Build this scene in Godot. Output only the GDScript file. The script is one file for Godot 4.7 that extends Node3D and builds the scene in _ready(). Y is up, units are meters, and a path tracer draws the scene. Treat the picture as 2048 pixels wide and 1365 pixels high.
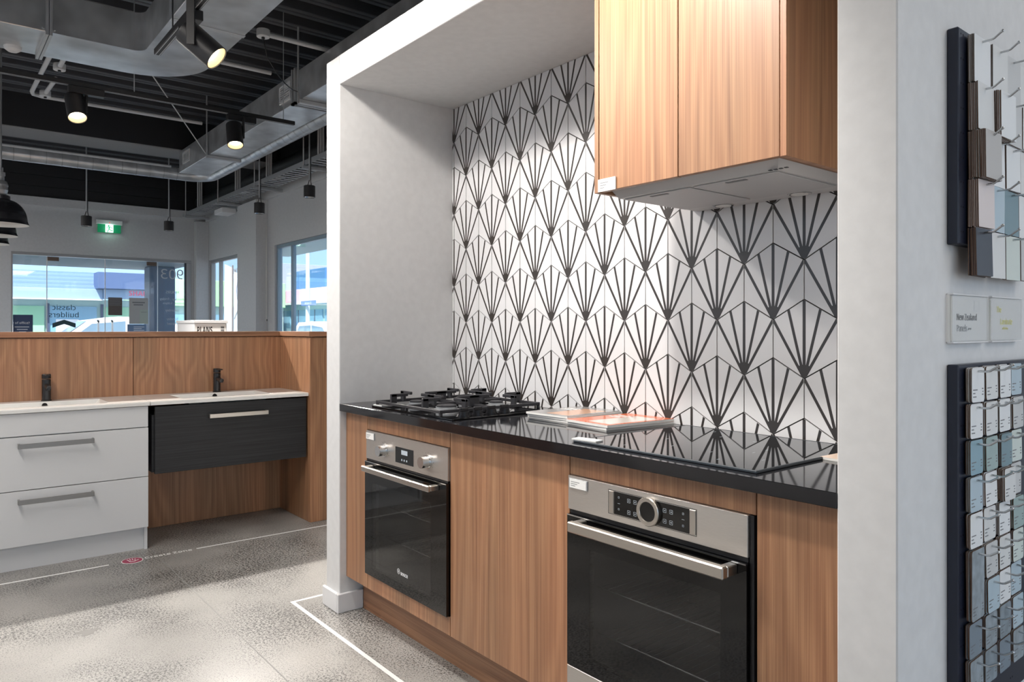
extends Node3D

var M := {}
var taken := {}
var rng := RandomNumberGenerator.new()
var xf := Transform3D()
const NOX := Transform3D()

# ------------------------------------------------------------------ naming
func uniq(n: String) -> String:
	taken[n] = taken.get(n, -1) + 1
	return n if taken[n] == 0 else "%s_%03d" % [n, taken[n]]

func tag(o, label := "", category := "", group := "", kind := ""):
	if label: o.set_meta("label", label)
	if category: o.set_meta("category", category)
	if group: o.set_meta("group", group)
	if kind: o.set_meta("kind", kind)
	return o

func thing(called: String, label: String, category: String, at: Vector3, group := "") -> Node3D:
	var o := Node3D.new()
	o.name = uniq(called)
	add_child(o)
	o.position = at
	tag(o, label, category, group)
	return o

func put(mesh: Mesh, called: String, parent) -> MeshInstance3D:
	var o := MeshInstance3D.new()
	o.mesh = mesh
	o.name = uniq(called) if parent == self else called
	parent.add_child(o, true)
	if parent != self and not parent is MeshInstance3D:
		o.position = -parent.position
	return o

func part(s: SurfaceTool, called: String, m: Material, parent) -> MeshInstance3D:
	s.set_material(m)
	return put(s.commit(), called, parent)

func struct(s: SurfaceTool, called: String, m: Material, label := "") -> MeshInstance3D:
	var o := part(s, called, m, self)
	tag(o, label, "", "", "structure")
	return o

func struct_node(called: String) -> Node3D:
	var o := Node3D.new()
	o.name = uniq(called)
	add_child(o)
	o.set_meta("kind", "structure")
	return o

# ------------------------------------------------------------------ shapes (collected in a SurfaceTool, moved by xf)
func st() -> SurfaceTool:
	var s := SurfaceTool.new()
	s.begin(Mesh.PRIMITIVE_TRIANGLES)
	return s

func tri(s: SurfaceTool, a: Vector3, b: Vector3, c: Vector3, n: Vector3) -> void:
	if (b - a).cross(c - a).dot(n) > 0.0:
		var t := b
		b = c
		c = t
	var nn := (xf.basis * n).normalized()
	for p in [a, b, c]:
		s.set_normal(nn)
		s.add_vertex(xf * p)

func quad(s: SurfaceTool, a: Vector3, b: Vector3, c: Vector3, d: Vector3, n: Vector3) -> void:
	tri(s, a, b, c, n)
	tri(s, a, c, d, n)

func quad_auto(s: SurfaceTool, a: Vector3, b: Vector3, c: Vector3, d: Vector3, away_from: Vector3) -> void:
	var n := (b - a).cross(c - a)
	if n.dot(a - away_from) < 0.0: n = -n
	quad(s, a, b, c, d, n)

func quad_uv(s: SurfaceTool, a: Vector3, b: Vector3, c: Vector3, d: Vector3, n: Vector3, r := Rect2(0, 0, 1, 1)) -> void:
	var ps := [a, b, c, d]
	var us := [Vector2(r.position.x, r.end.y), Vector2(r.end.x, r.end.y), Vector2(r.end.x, r.position.y), Vector2(r.position.x, r.position.y)]
	var order := [0, 2, 1, 0, 3, 2]
	if (b - a).cross(c - a).dot(n) < 0.0: order = [0, 1, 2, 0, 2, 3]
	for k in order:
		s.set_normal((xf.basis * n).normalized())
		s.set_uv(us[k])
		s.add_vertex(xf * ps[k])

func box(s: SurfaceTool, lo: Vector3, hi: Vector3, ch := 0.0) -> void:
	var l := Vector3(minf(lo.x, hi.x), minf(lo.y, hi.y), minf(lo.z, hi.z))
	var h := Vector3(maxf(lo.x, hi.x), maxf(lo.y, hi.y), maxf(lo.z, hi.z))
	var c := (l + h) / 2.0
	var e := (h - l) / 2.0
	var v := func(sg: Array, axis: int) -> Vector3:
		var p := Vector3.ZERO
		for k in 3:
			p[k] = sg[k] * (e[k] - (0.0 if k == axis else ch))
		return c + p
	for a in 3:
		var b := (a + 1) % 3
		var d := (a + 2) % 3
		for sa in [-1.0, 1.0]:
			var q := []
			for w in [[-1.0, -1.0], [1.0, -1.0], [1.0, 1.0], [-1.0, 1.0]]:
				var sg := [0.0, 0.0, 0.0]
				sg[a] = sa
				sg[b] = w[0]
				sg[d] = w[1]
				q.append(v.call(sg, a))
			var n := Vector3.ZERO
			n[a] = sa
			quad(s, q[0], q[1], q[2], q[3], n)
	if ch <= 0.0: return
	for a in 3:
		var b := (a + 1) % 3
		var d := (a + 2) % 3
		for sa in [-1.0, 1.0]:
			for sb in [-1.0, 1.0]:
				var g0 := [0.0, 0.0, 0.0]
				g0[a] = sa
				g0[b] = sb
				g0[d] = -1.0
				var g1 := g0.duplicate()
				g1[d] = 1.0
				var n := Vector3.ZERO
				n[a] = sa
				n[b] = sb
				quad(s, v.call(g0, a), v.call(g0, b), v.call(g1, b), v.call(g1, a), n)
	for sx in [-1.0, 1.0]:
		for sy in [-1.0, 1.0]:
			for sz in [-1.0, 1.0]:
				var g := [sx, sy, sz]
				tri(s, v.call(g, 0), v.call(g, 1), v.call(g, 2), Vector3(sx, sy, sz))

func bx(lo: Vector3, hi: Vector3, ch := 0.0) -> SurfaceTool:
	var s := st()
	box(s, lo, hi, ch)
	return s

func frame_of(d: Vector3) -> Basis:
	var y := d.normalized()
	var x := Vector3(0, 0, 1).cross(y) if absf(y.z) < 0.9 else Vector3(1, 0, 0).cross(y)
	x = x.normalized()
	return Basis(x, y, x.cross(y))

func smooth_tri(s: SurfaceTool, p: Array, n: Array) -> void:
	var o := [0, 1, 2]
	if (p[1] - p[0]).cross(p[2] - p[0]).dot(n[0] + n[1] + n[2]) > 0.0: o = [0, 2, 1]
	for k in o:
		s.set_normal((xf.basis * n[k]).normalized())
		s.add_vertex(xf * p[k])

func cyl(s: SurfaceTool, p0: Vector3, p1: Vector3, r0: float, r1 := -1.0, n := 20, cap := true) -> void:
	if r1 < 0.0: r1 = r0
	var b := frame_of(p1 - p0)
	for i in n:
		var a0 := TAU * i / n
		var a1 := TAU * (i + 1) / n
		var d0: Vector3 = b.x * cos(a0) + b.z * sin(a0)
		var d1: Vector3 = b.x * cos(a1) + b.z * sin(a1)
		var q := [p0 + d0 * r0, p0 + d1 * r0, p1 + d1 * r1, p1 + d0 * r1]
		smooth_tri(s, [q[0], q[1], q[2]], [d0, d1, d1])
		smooth_tri(s, [q[0], q[2], q[3]], [d0, d1, d0])
		if cap:
			if r0 > 0.0: tri(s, p0, q[0], q[1], -b.y)
			if r1 > 0.0: tri(s, p1, q[2], q[3], b.y)

func lathe(s: SurfaceTool, prof: Array, n := 24) -> void:
	for k in prof.size() - 1:
		var a: Vector2 = prof[k]
		var b: Vector2 = prof[k + 1]
		var t := b - a
		var nr := Vector2(t.y, -t.x).normalized()
		for i in n:
			var a0 := TAU * i / n
			var a1 := TAU * (i + 1) / n
			var c0 := Vector3(cos(a0), 0, sin(a0))
			var c1 := Vector3(cos(a1), 0, sin(a1))
			var n0 := c0 * nr.x + Vector3(0, nr.y, 0)
			var n1 := c1 * nr.x + Vector3(0, nr.y, 0)
			var q := [c0 * a.x + Vector3(0, a.y, 0), c1 * a.x + Vector3(0, a.y, 0), c1 * b.x + Vector3(0, b.y, 0), c0 * b.x + Vector3(0, b.y, 0)]
			if a.x > 0.0: smooth_tri(s, [q[0], q[1], q[2]], [n0, n1, n1])
			if b.x > 0.0: smooth_tri(s, [q[0], q[2], q[3]], [n0, n1, n0])

func tube(s: SurfaceTool, pts: Array, r: float, n := 8) -> void:
	var rings := []
	var nrm := []
	var prev := Basis()
	for k in pts.size():
		var t: Vector3 = (pts[mini(k + 1, pts.size() - 1)] - pts[maxi(k - 1, 0)]).normalized()
		var b := frame_of(t)
		if k > 0:
			var x: Vector3 = (prev.x - t * prev.x.dot(t)).normalized()
			b = Basis(x, t, x.cross(t))
		prev = b
		var ring := []
		var nn := []
		for i in n:
			var d: Vector3 = b.x * cos(TAU * i / n) + b.z * sin(TAU * i / n)
			ring.append(pts[k] + d * r)
			nn.append(d)
		rings.append(ring)
		nrm.append(nn)
	for k in pts.size() - 1:
		for i in n:
			var j := (i + 1) % n
			smooth_tri(s, [rings[k][i], rings[k][j], rings[k + 1][j]], [nrm[k][i], nrm[k][j], nrm[k + 1][j]])
			smooth_tri(s, [rings[k][i], rings[k + 1][j], rings[k + 1][i]], [nrm[k][i], nrm[k + 1][j], nrm[k + 1][i]])
	for e in [0, pts.size() - 1]:
		var t: Vector3 = pts[0] - pts[1] if e == 0 else pts[e] - pts[e - 1]
		for i in n - 2:
			tri(s, rings[e][0], rings[e][i + 1], rings[e][i + 2], t)

# flat polygon in local x,y, pulled out from z0 to z1
func prism(s: SurfaceTool, poly: PackedVector2Array, z0: float, z1: float, sides := true) -> void:
	var idx := Geometry2D.triangulate_polygon(poly)
	for k in range(0, idx.size(), 3):
		var a := poly[idx[k]]
		var b := poly[idx[k + 1]]
		var c := poly[idx[k + 2]]
		tri(s, Vector3(a.x, a.y, z1), Vector3(b.x, b.y, z1), Vector3(c.x, c.y, z1), Vector3(0, 0, 1))
		if sides: tri(s, Vector3(a.x, a.y, z0), Vector3(b.x, b.y, z0), Vector3(c.x, c.y, z0), Vector3(0, 0, -1))
	if not sides: return
	var cw := Geometry2D.is_polygon_clockwise(poly)
	for k in poly.size():
		var a := poly[k]
		var b := poly[(k + 1) % poly.size()]
		var n := Vector3(b.y - a.y, a.x - b.x, 0) * (-1.0 if cw else 1.0)
		quad(s, Vector3(a.x, a.y, z0), Vector3(b.x, b.y, z0), Vector3(b.x, b.y, z1), Vector3(a.x, a.y, z1), n)

func round_rect(w: float, h: float, r: float, n := 4) -> PackedVector2Array:
	var p := PackedVector2Array()
	for q in 4:
		var c := Vector2(w / 2 - r, h / 2 - r) * Vector2([1, -1, -1, 1][q], [1, 1, -1, -1][q])
		for i in n + 1:
			var a := PI / 2 * q + PI / 2 * i / n
			p.append(c + Vector2(cos(a), sin(a)) * r)
	return p

func text(parent, words: String, cap: float, at: Vector3, right: Vector3, up: Vector3, m: Material, called := "lettering", bold := false, serif := false) -> MeshInstance3D:
	var f := SystemFont.new()
	f.font_names = PackedStringArray(["Droid Serif" if serif else "Droid Sans"])
	if bold: f.font_weight = 700
	var t := TextMesh.new()
	t.text = words
	t.font = f
	t.font_size = 48
	t.pixel_size = cap / (0.72 * 48.0)
	t.depth = 0.0008
	t.curve_step = 2.0
	t.material = m
	var o := put(t, called, parent)
	var r := right.normalized()
	o.transform = Transform3D(Basis(r, up, r.cross(up)), at - (parent.position if parent != self and not parent is MeshInstance3D else Vector3.ZERO))
	return o

# ------------------------------------------------------------------ materials
func mat(key: String, c: Color, rough := 0.5, metal := 0.0) -> StandardMaterial3D:
	var m := StandardMaterial3D.new()
	m.resource_name = key
	m.albedo_color = c
	m.roughness = rough
	m.metallic = metal
	M[key] = m
	return m

func rgb(r: int, g: int, b: int) -> Color:
	return Color(r / 255.0, g / 255.0, b / 255.0)

func glow(key: String, c: Color, e: float) -> StandardMaterial3D:
	var m := mat(key, c, 0.5)
	m.emission_enabled = true
	m.emission = c
	m.emission_energy_multiplier = e
	return m

func nimg(w: int, h: int, freq: float, sd: int, oct := 3, kind := FastNoiseLite.TYPE_SIMPLEX_SMOOTH) -> Image:
	var n := FastNoiseLite.new()
	n.noise_type = kind
	n.seed = sd
	n.frequency = freq
	n.fractal_octaves = oct
	var im := n.get_seamless_image(w, h)
	im.convert(Image.FORMAT_L8)
	return im

func wood_image() -> Image:
	var w := 1024
	var h := 512
	var fine := nimg(w, 14, 0.42, 3, 2)
	fine.resize(w, h, Image.INTERPOLATE_CUBIC)
	var mid := nimg(w, 8, 0.085, 8, 3)
	mid.resize(w, h, Image.INTERPOLATE_CUBIC)
	var slow := nimg(256, 64, 0.02, 21, 2)
	slow.resize(w, h, Image.INTERPOLATE_CUBIC)
	var a := fine.get_data()
	var b := mid.get_data()
	var c := slow.get_data()
	var out := PackedByteArray()
	out.resize(w * h * 3)
	for k in w * h:
		var x := float(k % w) / w
		var sl := c[k] / 255.0
		var ring := 0.5 + 0.5 * sin(TAU * (x * 24.0 + sl * 3.0))
		var t := 0.40 * (a[k] / 255.0) + 0.26 * (b[k] / 255.0) + 0.15 * ring + 0.19 * sl
		t = clampf((t - 0.5) * 1.5 + 0.5, 0.0, 1.0)
		var red := (b[(k * 7) % (w * h)] / 255.0 - 0.5) * 4.0 + (c[k] / 255.0 - 0.5) * 16.0
		out[k * 3] = int(lerpf(132.0, 197.0, t) + red * 0.4)
		out[k * 3 + 1] = int(lerpf(90.0, 150.0, t) - red * 0.35)
		out[k * 3 + 2] = int(lerpf(65.0, 112.0, t) - red * 0.4)
	return Image.create_from_data(w, h, false, Image.FORMAT_RGB8, out)

func triplanar(m: StandardMaterial3D, t: Texture2D, scale: Vector3, off := Vector3.ZERO) -> void:
	m.albedo_texture = t
	m.uv1_triplanar = true
	m.uv1_world_triplanar = true
	m.uv1_scale = scale
	m.uv1_offset = off
	m.uv1_triplanar_sharpness = 8.0

func concrete_image() -> Image:
	var w := 1536
	var cell := FastNoiseLite.new()
	cell.noise_type = FastNoiseLite.TYPE_CELLULAR
	cell.cellular_return_type = FastNoiseLite.RETURN_DISTANCE
	cell.cellular_jitter = 1.1
	cell.frequency = 0.165
	cell.seed = 5
	cell.fractal_type = FastNoiseLite.FRACTAL_NONE
	var chip := cell.get_image(w, w, false, false, true)
	chip.convert(Image.FORMAT_L8)
	cell.frequency = 0.3
	cell.seed = 77
	var grit := cell.get_image(w, w, false, false, true)
	grit.convert(Image.FORMAT_L8)
	var patch := nimg(384, 384, 0.012, 31, 3)
	patch.resize(w, w, Image.INTERPOLATE_CUBIC)
	var cloud := nimg(384, 384, 0.008, 14, 4)
	cloud.resize(w, w, Image.INTERPOLATE_CUBIC)
	var a := chip.get_data()
	var g := grit.get_data()
	var p := patch.get_data()
	var c := cloud.get_data()
	var out := PackedByteArray()
	out.resize(w * w * 3)
	for k in w * w:
		var m := clampf((p[k] - 64.0) / 135.0, 0.0, 1.0)
		var v := 164.0 + (c[k] - 128.0) * 0.18
		if a[k] < 10.0 + 50.0 * m:
			v -= 104.0
		elif g[k] < 44.0 + 40.0 * m:
			v -= 30.0 + 24.0 * m
		elif g[k] > 205:
			v += 14.0
		out[k * 3] = int(clampf(v * 1.0, 0, 255))
		out[k * 3 + 1] = int(clampf(v * 0.985, 0, 255))
		out[k * 3 + 2] = int(clampf(v * 0.96, 0, 255))
	return Image.create_from_data(w, w, false, Image.FORMAT_RGB8, out)

func tex(im: Image) -> ImageTexture:
	return ImageTexture.create_from_image(im)

func grey_tex(w: int, h: int, freq: float, sd: int, lo: float, hi: float, oct := 4) -> ImageTexture:
	var im := nimg(w, h, freq, sd, oct)
	var d := im.get_data()
	for k in d.size():
		d[k] = int(lerpf(lo, hi, d[k] / 255.0) * 255.0)
	return tex(Image.create_from_data(w, h, false, Image.FORMAT_L8, d))

func speckle_tex() -> ImageTexture:
	var w := 512
	var r := RandomNumberGenerator.new()
	r.seed = 4
	var d := PackedByteArray()
	d.resize(w * w)
	for k in w * w:
		d[k] = 205 + (r.randi() % 50) if r.randf() > 0.012 else 255
	for k in 900:
		d[r.randi() % (w * w)] = 90
	return tex(Image.create_from_data(w, w, false, Image.FORMAT_L8, d))

func make_materials() -> void:
	var wood := tex(wood_image())
	var wi := wood_image()
	wi.rotate_90(CLOCKWISE)
	var wood_h := tex(wi)
	for k in 8:
		var m := mat("wood_%d" % k, Color(1, 1, 1).darkened(0.02 * (k % 3)), 0.42)
		triplanar(m, wood, Vector3(0.8, 0.4, 0.8), Vector3([0.1, 0.05, 0.3, 0.3, 0.2, 0.1, 0.25, 0.2][k], 0.025 + 0.006 * k, [0.25, 0.0, 0.2, 0.22, 0.1, 0.25, 0.3, 0.0][k]))
	for k in 2:
		var m := mat("wood_h_%d" % k, Color(0.93, 0.92, 0.93), 0.45)
		triplanar(m, wood_h, Vector3(0.4, 0.8, 0.4), Vector3(0.3 * k, 0.2 * k, 0.1))
	var fl := mat("concrete", Color(1, 1, 1), 0.34)
	triplanar(fl, tex(concrete_image()), Vector3(0.31, 0.31, 0.31))
	var plaster := grey_tex(256, 256, 0.05, 9, 0.965, 1.0)
	for w in [["white_wall", rgb(226, 226, 226)], ["grey_wall", rgb(206, 208, 210)]]:
		var m := mat(w[0], w[1], 0.6)
		triplanar(m, plaster, Vector3(1.5, 1.5, 1.5))
	mat("trim_white", rgb(232, 232, 233), 0.4)
	mat("black_paint", rgb(30, 31, 35), 0.55)
	mat("deck_paint", rgb(70, 72, 77), 0.5)
	mat("beam_grey", rgb(140, 141, 143), 0.7)
	mat("grout", rgb(38, 35, 34), 0.8)
	mat("tile_white", rgb(219, 219, 221), 0.22)
	mat("tile_ink", rgb(52, 47, 44), 0.3)
	var stone := mat("stone_black", rgb(26, 26, 30), 0.07)
	triplanar(stone, speckle_tex(), Vector3(3, 3, 3))
	mat("glass_black", rgb(8, 8, 9), 0.03)
	mat("black_plastic", rgb(22, 22, 25), 0.35)
	mat("cast_iron", rgb(44, 44, 48), 0.5)
	var brushed := grey_tex(256, 256, 0.2, 61, 0.9, 1.0)
	var ss := mat("stainless", rgb(214, 209, 203), 0.34, 0.85)
	triplanar(ss, brushed, Vector3(0.5, 40, 0.5))
	mat("chrome", rgb(214, 214, 214), 0.18, 1.0)
	mat("handle_steel", rgb(198, 192, 184), 0.3, 1.0)
	mat("handle_nickel", rgb(150, 148, 145), 0.35, 0.9)
	var galv := mat("galvanised", rgb(222, 225, 228), 0.3, 0.7)
	triplanar(galv, grey_tex(256, 256, 0.012, 71, 0.8, 1.0, 3), Vector3(0.9, 0.9, 0.9))
	mat("galv_plain", rgb(178, 181, 184), 0.4, 0.45)
	mat("steel_wire", rgb(205, 208, 210), 0.22, 1.0)
	mat("conduit", rgb(196, 198, 200), 0.5)
	mat("lamp_black", rgb(23, 23, 26), 0.45)
	mat("dome_black", rgb(26, 27, 31), 0.25)
	mat("dome_inside", rgb(225, 225, 222), 0.4)
	mat("cast_metal", rgb(150, 153, 155), 0.4, 0.6)
	glow("lens_warm", Color(1.0, 0.93, 0.8), 9.0)
	glow("fill_panel_glow", Color(1.0, 0.97, 0.93), 2.0)  # glow of the added fill light panels
	glow("exit_glow", Color(0.02, 0.42, 0.27), 0.75)
	glow("exit_white", Color(0.9, 1.0, 0.96), 0.65)
	glow("led_red", Color(1.0, 0.25, 0.2), 1.0)
	mat("joint_filler", rgb(146, 145, 142), 0.6)
	mat("reflector", rgb(240, 215, 175), 0.3)
	mat("cabinet_white", rgb(218, 219, 220), 0.4)
	mat("ceramic", rgb(236, 235, 231), 0.12)
	var bo := mat("black_oak", rgb(46, 46, 49), 0.5)
	triplanar(bo, grey_tex(64, 512, 0.05, 91, 0.55, 1.0), Vector3(0.4, 3.0, 0.4))
	mat("tap_black", rgb(26, 26, 28), 0.3)
	mat("hole_shade", rgb(12, 12, 13), 0.8)  # dark paint standing in for shade inside the peg holes
	mat("hood_grey", rgb(196, 196, 197), 0.4)
	mat("hood_panel", rgb(188, 188, 190), 0.5)
	mat("paper", rgb(240, 240, 238), 0.5)
	mat("page_edge", rgb(228, 227, 224), 0.7)
	mat("ink_black", rgb(20, 20, 20), 0.6)
	mat("ink_grey", rgb(120, 122, 124), 0.6)
	mat("ink_yellow", rgb(226, 220, 90), 0.6)
	mat("icon_pale", rgb(186, 196, 206), 0.5)
	mat("line_white", rgb(238, 238, 236), 0.5)
	mat("badge_red", rgb(158, 52, 84), 0.5)
	mat("pegboard", rgb(27, 33, 50), 0.35)
	mat("laminate_core", rgb(104, 80, 66), 0.7)
	mat("laminate_core_grey", rgb(118, 106, 98), 0.7)
	mat("acrylic", Color(0.93, 0.95, 0.96, 0.16), 0.04).transparency = BaseMaterial3D.TRANSPARENCY_ALPHA
	mat("glass_clear", Color(0.75, 0.9, 0.98, 0.08), 0.02).transparency = BaseMaterial3D.TRANSPARENCY_ALPHA
	mat("glass_blue", Color(0.45, 0.78, 0.95, 0.10), 0.02).transparency = BaseMaterial3D.TRANSPARENCY_ALPHA
	mat("oven_glass", Color(0.02, 0.02, 0.022, 0.5), 0.03).transparency = BaseMaterial3D.TRANSPARENCY_ALPHA
	mat("oven_enamel", rgb(84, 84, 88), 0.3)
	mat("alu_frame", rgb(168, 170, 172), 0.4, 0.5)
	mat("alu_dark", rgb(60, 66, 72), 0.4, 0.4)
	mat("alu_blue", rgb(138, 158, 172), 0.4, 0.2)
	mat("patch_brown", rgb(104, 88, 78), 0.5)
	mat("vinyl_grey", rgb(196, 198, 202), 0.5)
	mat("vinyl_white", rgb(230, 232, 235), 0.5)
	mat("vinyl_teal", rgb(40, 68, 76), 0.5)
	mat("blind_white", rgb(214, 214, 212), 0.6)

# ------------------------------------------------------------------ camera, sky, light
const EYE := Vector3(0, 1.224, 0)

func sky_image() -> Image:
	var w := 1024
	var h := 512
	var n := nimg(w, h, 0.009, 12, 5)
	var d := n.get_data()
	var out := PackedByteArray()
	out.resize(w * h * 3)
	for k in w * h:
		var v := float(k / w) / h
		var up := clampf(1.0 - v * 2.0, 0.0, 1.0)
		var blue := Color(0.72, 0.86, 0.98).lerp(Color(0.42, 0.66, 0.93), pow(up, 0.6))
		var c := smoothstep(0.42, 0.62, d[k] / 255.0)
		var col := blue.lerp(Color(0.97, 0.98, 1.0), c * 0.9)
		if v > 0.5: col = Color(0.6, 0.6, 0.6)
		out[k * 3] = int(col.r * 255)
		out[k * 3 + 1] = int(col.g * 255)
		out[k * 3 + 2] = int(col.b * 255)
	return Image.create_from_data(w, h, false, Image.FORMAT_RGB8, out)

func _ready() -> void:
	rng.seed = 11
	var cam := Camera3D.new()
	cam.name = "camera"
	add_child(cam)
	cam.position = EYE
	cam.rotation = Vector3(0, -deg_to_rad(38.87), 0)
	var near := 0.05
	cam.set_frustum(near * 1365.0 / 1466.0, Vector2(0, near * (657.0 - 682.5) / 1466.0), near, 300.0)
	cam.current = true
	var env := Environment.new()
	env.background_mode = Environment.BG_SKY
	var sky := Sky.new()
	var pan := PanoramaSkyMaterial.new()
	pan.panorama = tex(sky_image())
	pan.energy_multiplier = 2.0
	sky.sky_material = pan
	env.sky = sky
	env.tonemap_mode = Environment.TONE_MAPPER_LINEAR
	env.tonemap_exposure = 1.04
	env.sdfgi_enabled = true
	env.ssao_enabled = true
	env.ssil_enabled = true
	var we := WorldEnvironment.new()
	we.name = "environment"
	we.environment = env
	add_child(we)
	var sun := DirectionalLight3D.new()
	sun.name = "sun"
	sun.light_energy = 3.6
	sun.light_color = Color(1.0, 0.97, 0.92)
	sun.light_angular_distance = 0.6
	sun.sky_mode = DirectionalLight3D.SKY_MODE_LIGHT_ONLY
	sun.shadow_enabled = true
	add_child(sun)
	sun.transform = Transform3D(Basis.looking_at(Vector3(0.36, -0.8, -0.5).normalized()), Vector3(0, 20, 0))
	make_materials()
	var t0 := Time.get_ticks_msec()
	shell()
	niche()
	far_end()
	kitchen()
	hood()
	vanities()
	ceiling_services()
	lamps()
	samples()
	far_things()
	floor_marks()
	street()
	off_frame()
	print("built in ", Time.get_ticks_msec() - t0)

# ------------------------------------------------------------------ the room
# a wall slab with openings; along = 0 runs along x (thickness in z), along = 2 runs along z (thickness in x)
func wall_with_openings(s: SurfaceTool, along: int, t0: float, t1: float, a0: float, a1: float, y0: float, y1: float, holes: Array) -> void:
	var seg := func(p0: float, p1: float, q0: float, q1: float):
		if p1 - p0 < 0.001 or q1 - q0 < 0.001: return
		if along == 0: box(s, Vector3(p0, q0, t0), Vector3(p1, q1, t1))
		else: box(s, Vector3(t0, q0, p0), Vector3(t1, q1, p1))
	var at := a0
	for h in holes:
		seg.call(at, h[0], y0, y1)
		seg.call(h[0], h[1], y0, h[2])
		seg.call(h[0], h[1], h[3], y1)
		at = h[1]
	seg.call(at, a1, y0, y1)

func shell() -> void:
	var f := struct(bx(Vector3(-4.6, -0.1, -14.0), Vector3(4.2, 0.0, 4.6)), "floor", M.concrete, "polished concrete floor with exposed dark aggregate")
	var cut := part(bx(Vector3(0.987, 0.0, -13.9), Vector3(0.991, 0.0008, 4.4)), "control_joint", M.joint_filler, f)
	cut.set_meta("label", "thin grey filled saw cut joint in the concrete")
	# ceiling deck with its ribs, black
	var c := struct(bx(Vector3(-4.6, 4.05, -14.1), Vector3(4.2, 4.17, 4.6)), "ceiling", M.deck_paint, "dark painted ribbed steel ceiling deck")
	var rib := st()
	box(rib, Vector3(-4.6, -0.1, -0.062), Vector3(4.15, 0.0, -0.008), 0.006)
	box(rib, Vector3(-4.6, -0.1, 0.008), Vector3(4.15, 0.0, 0.062), 0.006)
	rib.set_material(M.deck_paint)
	var rm := rib.commit()
	var z := -13.8
	while z < 4.4:
		if z < -11.05 or z > -10.32:
			var o := put(rm, "rib", c)
			o.position = Vector3(0, 4.05, z)
		z += 0.308
	struct(bx(Vector3(-4.5, 3.6, -10.97), Vector3(4.03, 4.05, -10.43), 0.01), "trim_beam", M.beam_grey, "long concrete beam under the black ceiling")
	struct(bx(Vector3(-4.5, 3.615, -10.428), Vector3(4.03, 4.05, -10.4)), "trim_beam_face", M.black_paint, "black painted face of the ceiling beam")
	# off-camera walls with windows added to let in extra daylight
	var s := st()
	wall_with_openings(s, 2, -4.6, -4.5, -14.0, 4.6, 0.0, 4.05, [[-11.5, -7.8, 0.2, 2.9], [-7.0, -3.4, 0.2, 2.9]])
	struct(s, "wall_left", M.white_wall, "white shop wall with wide windows added for daylight")
	s = st()
	wall_with_openings(s, 0, 4.5, 4.6, -4.5, 4.08, 0.0, 4.05, [[-3.8, -0.4, 0.2, 2.9], [0.4, 3.7, 0.2, 2.9]])
	struct(s, "wall_back", M.white_wall, "white rear wall with wide windows added for daylight")
	s = st()
	wall_with_openings(s, 2, 4.08, 4.2, -14.0, 4.6, 0.0, 3.3, [[-13.86, -11.78, 0.7, 2.455], [-10.67, -6.6, 0.5, 2.455], [0.5, 3.8, 0.3, 2.9]])  # last opening is unseen, added to daylight the sample wall
	struct(s, "wall_right", M.grey_wall, "pale grey side wall with street windows")
	struct(bx(Vector3(4.04, 3.3, -14.0), Vector3(4.2, 4.05, 4.6)), "wall_right_upper", M.black_paint, "black painted strip above the pale side wall")
	struct(bx(Vector3(4.03, 3.16, -13.9), Vector3(4.08, 3.3, -4.0), 0.004), "trim_right", M.grey_wall, "pale ledge along the top of side wall")

func window_unit(n: String, along: int, t: float, a0: float, a1: float, y0: float, y1: float, bars: Array, fm: Material, gm: Material) -> Node3D:
	var w := struct_node(n)
	var e := 0.05
	var edges := [a0] + bars + [a1]
	var mk := func(p0: float, p1: float, q0: float, q1: float, d: float, called: String, m: Material):
		var s := bx(Vector3(p0, q0, t - d), Vector3(p1, q1, t + d), 0.003 if d > 0.01 else 0.0) if along == 0 else bx(Vector3(t - d, q0, p0), Vector3(t + d, q1, p1), 0.003 if d > 0.01 else 0.0)
		part(s, called, m, w)
	mk.call(a0, a1, y1 - e, y1, 0.03, "window_head", fm)
	mk.call(a0, a1, y0, y0 + e, 0.03, "window_sill", fm)
	for k in edges.size():
		var c: float = clampf(edges[k], a0 + e / 2, a1 - e / 2)
		mk.call(c - e / 2, c + e / 2, y0 + e, y1 - e, 0.03, "mullion", fm)
	for k in edges.size() - 1:
		mk.call(edges[k] + e * 0.6, edges[k + 1] - e * 0.6, y0 + e, y1 - e, 0.004, "pane", gm)
	return w

func hex_poly(w: float, sd: float, gap: float) -> PackedVector2Array:
	# pointy-top hexagon, bottom vertex at 0,0
	var g := gap / 2
	var p := PackedVector2Array([Vector2(0, 0), Vector2(w / 2, sd / 2), Vector2(w / 2, sd * 1.5), Vector2(0, sd * 2), Vector2(-w / 2, sd * 1.5), Vector2(-w / 2, sd / 2)])
	var c := Vector2(0, sd)
	for k in p.size():
		p[k] = c + (p[k] - c) * (1.0 - g / (w / 2))
	return p

func stroke(a: Vector2, b: Vector2, wd: float) -> PackedVector2Array:
	var d := (b - a).normalized()
	var n := Vector2(-d.y, d.x) * wd / 2
	return PackedVector2Array([a - n, b - n, b + n, a + n])

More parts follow.
